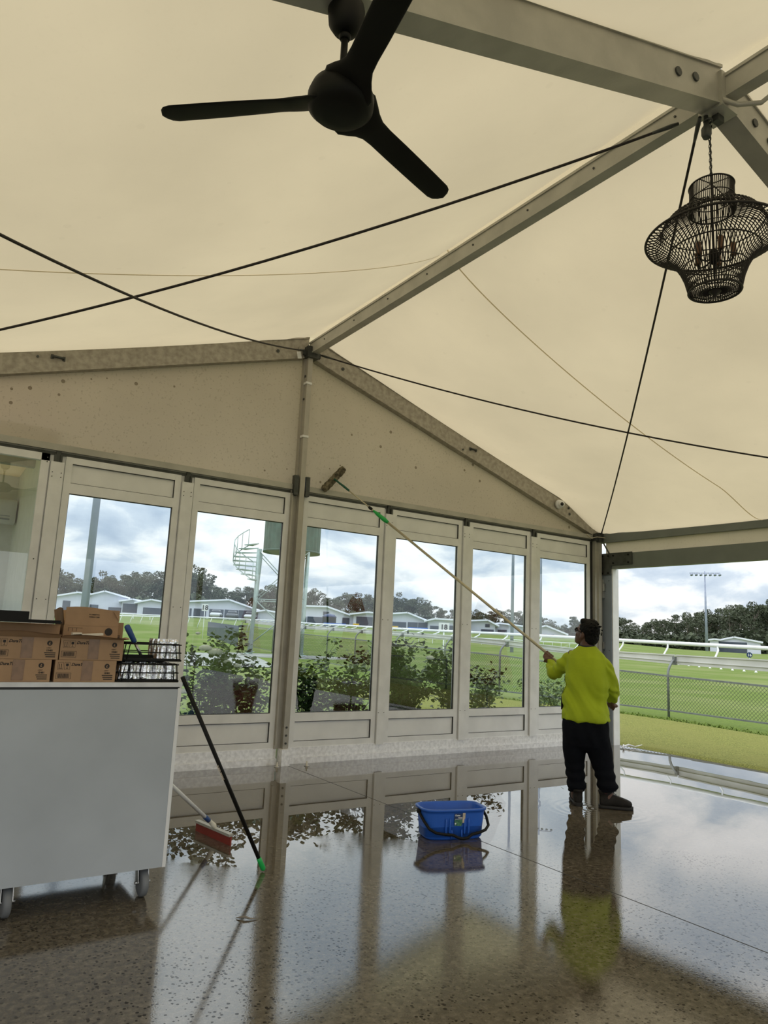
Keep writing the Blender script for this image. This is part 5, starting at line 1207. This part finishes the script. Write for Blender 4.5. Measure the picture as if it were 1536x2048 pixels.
# shirt
bm = bm_new()
loft(bm, [((cx_, cy_, z), (a, 0, 0), (0, b, 0)) for cx_, cy_, z, a, b in ((-.098, .0, .705, .200, .150), (-.098, .0, .74, .202, .152), (-.100, .0, .85, .194, .142), (-.100, 0, .97, .189, .136), (-.094, 0, 1.08, .188, .134), (-.090, 0, 1.18, .187, .128), (-.090, -.002, 1.25, .178, .118), (-.090, -.004, 1.295, .150, .100), (-.090, -.004, 1.335, .105, .082), (-.090, -.004, 1.362, .074, .070))], 40, 2.3)
path_loft(bm, [(-.185, .0, 1.262, .072), (-.245, .04, 1.215, .074), (-.305, .09, 1.16, .072), (-.362, .150, 1.105, .068), (-.392, .185, 1.098, .062), (-.402, .225, 1.13, .058), (-.415, .270, 1.17, .050), (-.425, .298, 1.198, .042)], 24)
path_loft(bm, [(.0, .0, 1.235, .074), (.062, .01, 1.18, .074), (.095, .03, 1.11, .070), (.120, .055, 1.05, .066), (.135, .085, 1.00, .064), (.133, .14, .945, .060), (.127, .19, .90, .052), (.121, .222, .872, .043)], 24)
sb = remeshed(bm, .009, 8)
def folds(p):
    d = 0
    # drapes running from the right shoulder blade down to the left hem, and bunching at the elbows
    s = p.x*.85+p.z*.52; w_ = smooth01((1.25-p.z)/.35)*(1 if p.y < .05 else .4)
    q_ = math.sin(s*34+4.0*mnoise.noise(Vector((p.x*3.5, p.y*4, p.z*2.2)))); d += .026*w_*(abs(q_)**1.6*math.copysign(1, q_))*(.55+.8*mnoise.noise(Vector((p.x*4+9, p.y*5, p.z*2.5))))
    d += .016*mnoise.noise(Vector((p.x*7, p.y*7, p.z*3.2)))+.006*mnoise.noise(Vector((p.x*18, p.y*18, p.z*7)))
    if p.x > .085 or p.x < -.27: d += .008*math.sin(p.z*62+p.x*70+5*mnoise.noise(p*6))*(.6+mnoise.noise(p*5))
    if p.z < .85: d += .007*smooth01((.85-p.z)/.12)*math.sin(math.atan2(p.y, p.x+.1)*7)*(.4+mnoise.noise(p*4))
    return d
displace(sb, folds); shirt = obj('shirt', sb, 'shirt', person, True)
bm = bm_new(); tube(bm, [(-.090+.066*math.cos(2*math.pi*i/24), -.004+.064*math.sin(2*math.pi*i/24), 1.362+.008*math.sin(2*math.pi*i/24)) for i in range(24)], .009, 8, True); obj('collar', bm, 'navytrim', shirt, True)
bm = bm_new(); 
def side(u, v):
    z = .74+.36*u; return Vector((-.297+.008*math.sin(u*9)+.012*u, -.045+.09*v, z))
sheet(bm, side, 12, 4); obj('side_panel', bm, 'navytrim', shirt, True)
# trousers
bm = bm_new()
loft(bm, [((cx_, 0, z), (a, 0, 0), (0, b, 0)) for cx_, z, a, b in ((-.10, .785, .165, .12), (-.098, .74, .188, .135), (-.096, .66, .200, .148), (-.095, .58, .202, .150), (-.095, .50, .190, .135), (-.095, .46, .15, .10))], 36, 2.4)
path_loft(bm, [(-.188, 0, .56, .112, .125), (-.196, .005, .44, .100, .108), (-.192, .012, .33, .084, .092), (-.186, .010, .25, .078, .084), (-.176, .0, .180, .076, .080), (-.173, -.005, .140, .078, .082), (-.172, -.005, .105, .072, .076)], 26)
path_loft(bm, [(-.005, 0, .56, .116, .128), (.022, .0, .45, .106, .112), (.046, -.005, .34, .088, .096), (.062, -.02, .27, .080, .088), (.078, -.04, .205, .084, .088), (.086, -.05, .168, .088, .090), (.088, -.05, .135, .078, .084)], 26)
tb = remeshed(bm, .009, 5)
def tfold(p):
    d = .008*mnoise.noise(Vector((p.x*6, p.y*6, p.z*4)))
    lo = smooth01((.42-p.z)/.2); d += .007*lo*math.sin(p.z*78+6*mnoise.noise(Vector((p.x*5, p.y*5, 1)))); d += .005*math.sin(p.x*60+p.z*18)*smooth01((p.z-.45)/.1); return d
displace(tb, tfold); obj('trousers', tb, 'trouser', person, True)
bm = bm_new(); loft(bm, [((-.302, .03, z), (.010, 0, 0), (0, .035, 0)) for z in (.79, .80, .90, .91)], 12, 4); obj('pouch', bm, 'black', person)
# boots
def boot(cx_, cy_, ang, h_):
    A_ = Matrix.Rotation(ang, 3, 'Z'); T = lambda x, y, z: Vector((cx_, cy_, 0))+A_ @ Vector((x, y, z))
    ax_, ay_ = A_ @ Vector((1, 0, 0)), A_ @ Vector((0, 1, 0))
    bm = bm_new()
    loft(bm, [(T(0, y, zc_), ax_*a, Vector((0, 0, b))) for y, zc_, a, b in ((-.082, .058, .022, .030), (-.072, .062, .036, .044), (-.04, .066, .041, .048), (.02, .070, .043, .050), (.07, .064, .046, .044), (.12, .056, .050, .036), (.155, .050, .047, .030), (.178, .045, .034, .024), (.186, .043, .012, .012))], 24, 2.5)
    loft(bm, [(T(0, y, z), ax_*a, ay_*b) for z, y, a, b in ((.06, -.028, .040, .050), (.11, -.030, .041, .054), (h_, -.034, .047, .060), (h_+.012, -.034, .049, .062))], 24, 2.3)
    bo = obj('boot', remeshed(bm, .006, 3), 'boot', person, True)
    bm = bm_new(); loft(bm, [(T(0, y, .015), ax_*a, Vector((0, 0, .015))) for y, a in ((-.090, .012), (-.086, .030), (-.06, .041), (0, .041), (.04, .043), (.09, .050), (.14, .052), (.172, .042), (.190, .022), (.196, .008))], 20, 5)
    for q in range(9):
        y = -.07+.028*q; box(bm, tuple(T(-.046, y, 0)), tuple(T(-.046, y, 0)+Vector((.004, .004, .02))))
    obj('sole', bm, 'sole', bo)
    for q in range(5):
        t_ = q/4; y = .075-.075*t_; z = .108+.055*t_-.002; bm = bm_new(); tube(bm, [T(-.028, y-.006, z-.012), T(-.012, y+.004, z+.003), T(.012, y-.004, z+.003), T(.028, y+.006, z-.012)], .0026, 6); obj('lace', bm, 'galv', bo, True)
    bm = bm_new(); c0 = T(0, .004, .168); tube(bm, [c0, c0+ay_*.03+ax_*.03+Vector((0, 0, .01)), c0+ay_*.045+ax_*.045-Vector((0, 0, .02)), c0+ay_*.03+ax_*.02-Vector((0, 0, .02)), c0, c0+ay_*.04-ax_*.03, c0+ay_*.06-ax_*.035-Vector((0, 0, .03))], .0024, 5); obj('lace_bow', bm, 'galv', bo, True)
    bm = bm_new(); lathe(bm, [(.046, h_-.01), (.044, h_+.03)], T(0, -.034, 0)*1.0, 20); obj('sock', bm, 'sock', bo, True)
boot(-.170, -.012, R(10), .125); boot(.098, -.052, R(-82), .135)
# hair and sunglasses
bm = bm_new()
ell(bm, hp_(0, -.016, .040), (.084, .100, .088), rot=HM); ell(bm, hp_(0, -.058, -.012), (.076, .062, .072), rot=HM); ell(bm, hp_(0, .045, .098), (.055, .045, .030), rot=HM); ell(bm, hp_(.03, -.01, .118), (.045, .05, .022), rot=HM)
for q in range(60):
    r3 = random.Random(q); th = r3.uniform(0, 6.28); ph = r3.uniform(-.1, 1.3); d = Vector((math.cos(th)*math.cos(ph), math.sin(th)*math.cos(ph)-.25, math.sin(ph))); c0 = Vector((0, -.022, .035))
    b_ = c0+Vector((d.x*.080, d.y*.095, d.z*.085)); e_ = b_+d*.009+Vector((r3.uniform(-.010, .010), r3.uniform(-.014, .006), r3.uniform(-.004, .006)))
    path_loft(bm, [(*hp_(*b_), .011), (*hp_(*((b_+e_)/2)), .008), (*hp_(*e_), .0035)], 8)
hb = remeshed(bm, .0045, 2); displace(hb, lambda p: .004*mnoise.noise(p*70)); obj('hair', hb, 'hair', person, True)
bm = bm_new()
for s in (-1, 1):
    ell(bm, hp_(s*.032, .094, .008), (.027, .007, .018), rot=HM, sub=2); tube(bm, [hp_(s*.056, .086, .014), hp_(s*.079, .055, .014), hp_(s*.084, .0, .012), hp_(s*.080, -.012, .0)], .0035, 6)
tube(bm, [hp_(-.01, .100, .012), hp_(.01, .100, .012)], .003, 6); obj('sunglasses', bm, 'black', person, True)

# ------------------------------------------------------------------ long cleaning pole with the washer head
Bp = Vector((.440, -.20, 3.001)); Hp_ = Vector((1.6766, -2.1379, 1.2619)); v_ = Hp_-Bp
t = thing('window_washing_pole', 'long telescopic pole with a dirty washer sleeve reaching up to the gable wall', 'cleaning pole', Bp)
P = lambda s: v_*s
bm = bm_new(); tube(bm, [P(.0), P(.15)], .0075, 10); obj('thin_section', bm, 'pole', t, True)
bm = bm_new(); tube(bm, [P(.24), P(1.258)], .0135, 12); obj('thick_section', bm, 'pole', t, True)
bm = bm_new(); tube(bm, [P(.14), P(.148), P(.158)], [.014, .018, .014], 10); obj('clamp_collar', bm, 'black', t, True)
bm = bm_new(); tube(bm, [P(.165), P(.185), P(.225), P(.245)], [.010, .020, .025, .016], 14); obj('green_cone', bm, 'green', t, True)
bm = bm_new(); tube(bm, [P(.15), P(.18)], .010, 10); obj('middle_section', bm, 'pole', t, True)
nk = Vector((.350, -.125, 3.085))-Bp
bm = bm_new(); tube(bm, [nk, nk*.4, P(.0), P(.03)], [.010, .011, .014, .012], 10); obj('neck', bm, 'dkgreen', t, True)
e0, e1 = Vector((.250, -.085, 2.958))-Bp, Vector((.487, -.085, 3.231))-Bp
bm = bm_new()
d_ = (e1-e0).normalized(); loft(bm, [(e0+d_*s, Vector((0, .030*q, 0)), d_.cross(Vector((0, 1, 0)))*.042*q) for s, q in ((-.015, .3), (-.008, .8), (.02, 1), (.18, 1.0), (.34, 1), (.368, .85), (.376, .3))], 20, 2.6)
fb = remeshed(bm, .006, 2); displace(fb, lambda p: .007*mnoise.noise(p*45)); obj('washer_sleeve', fb, 'fluff', t, True)
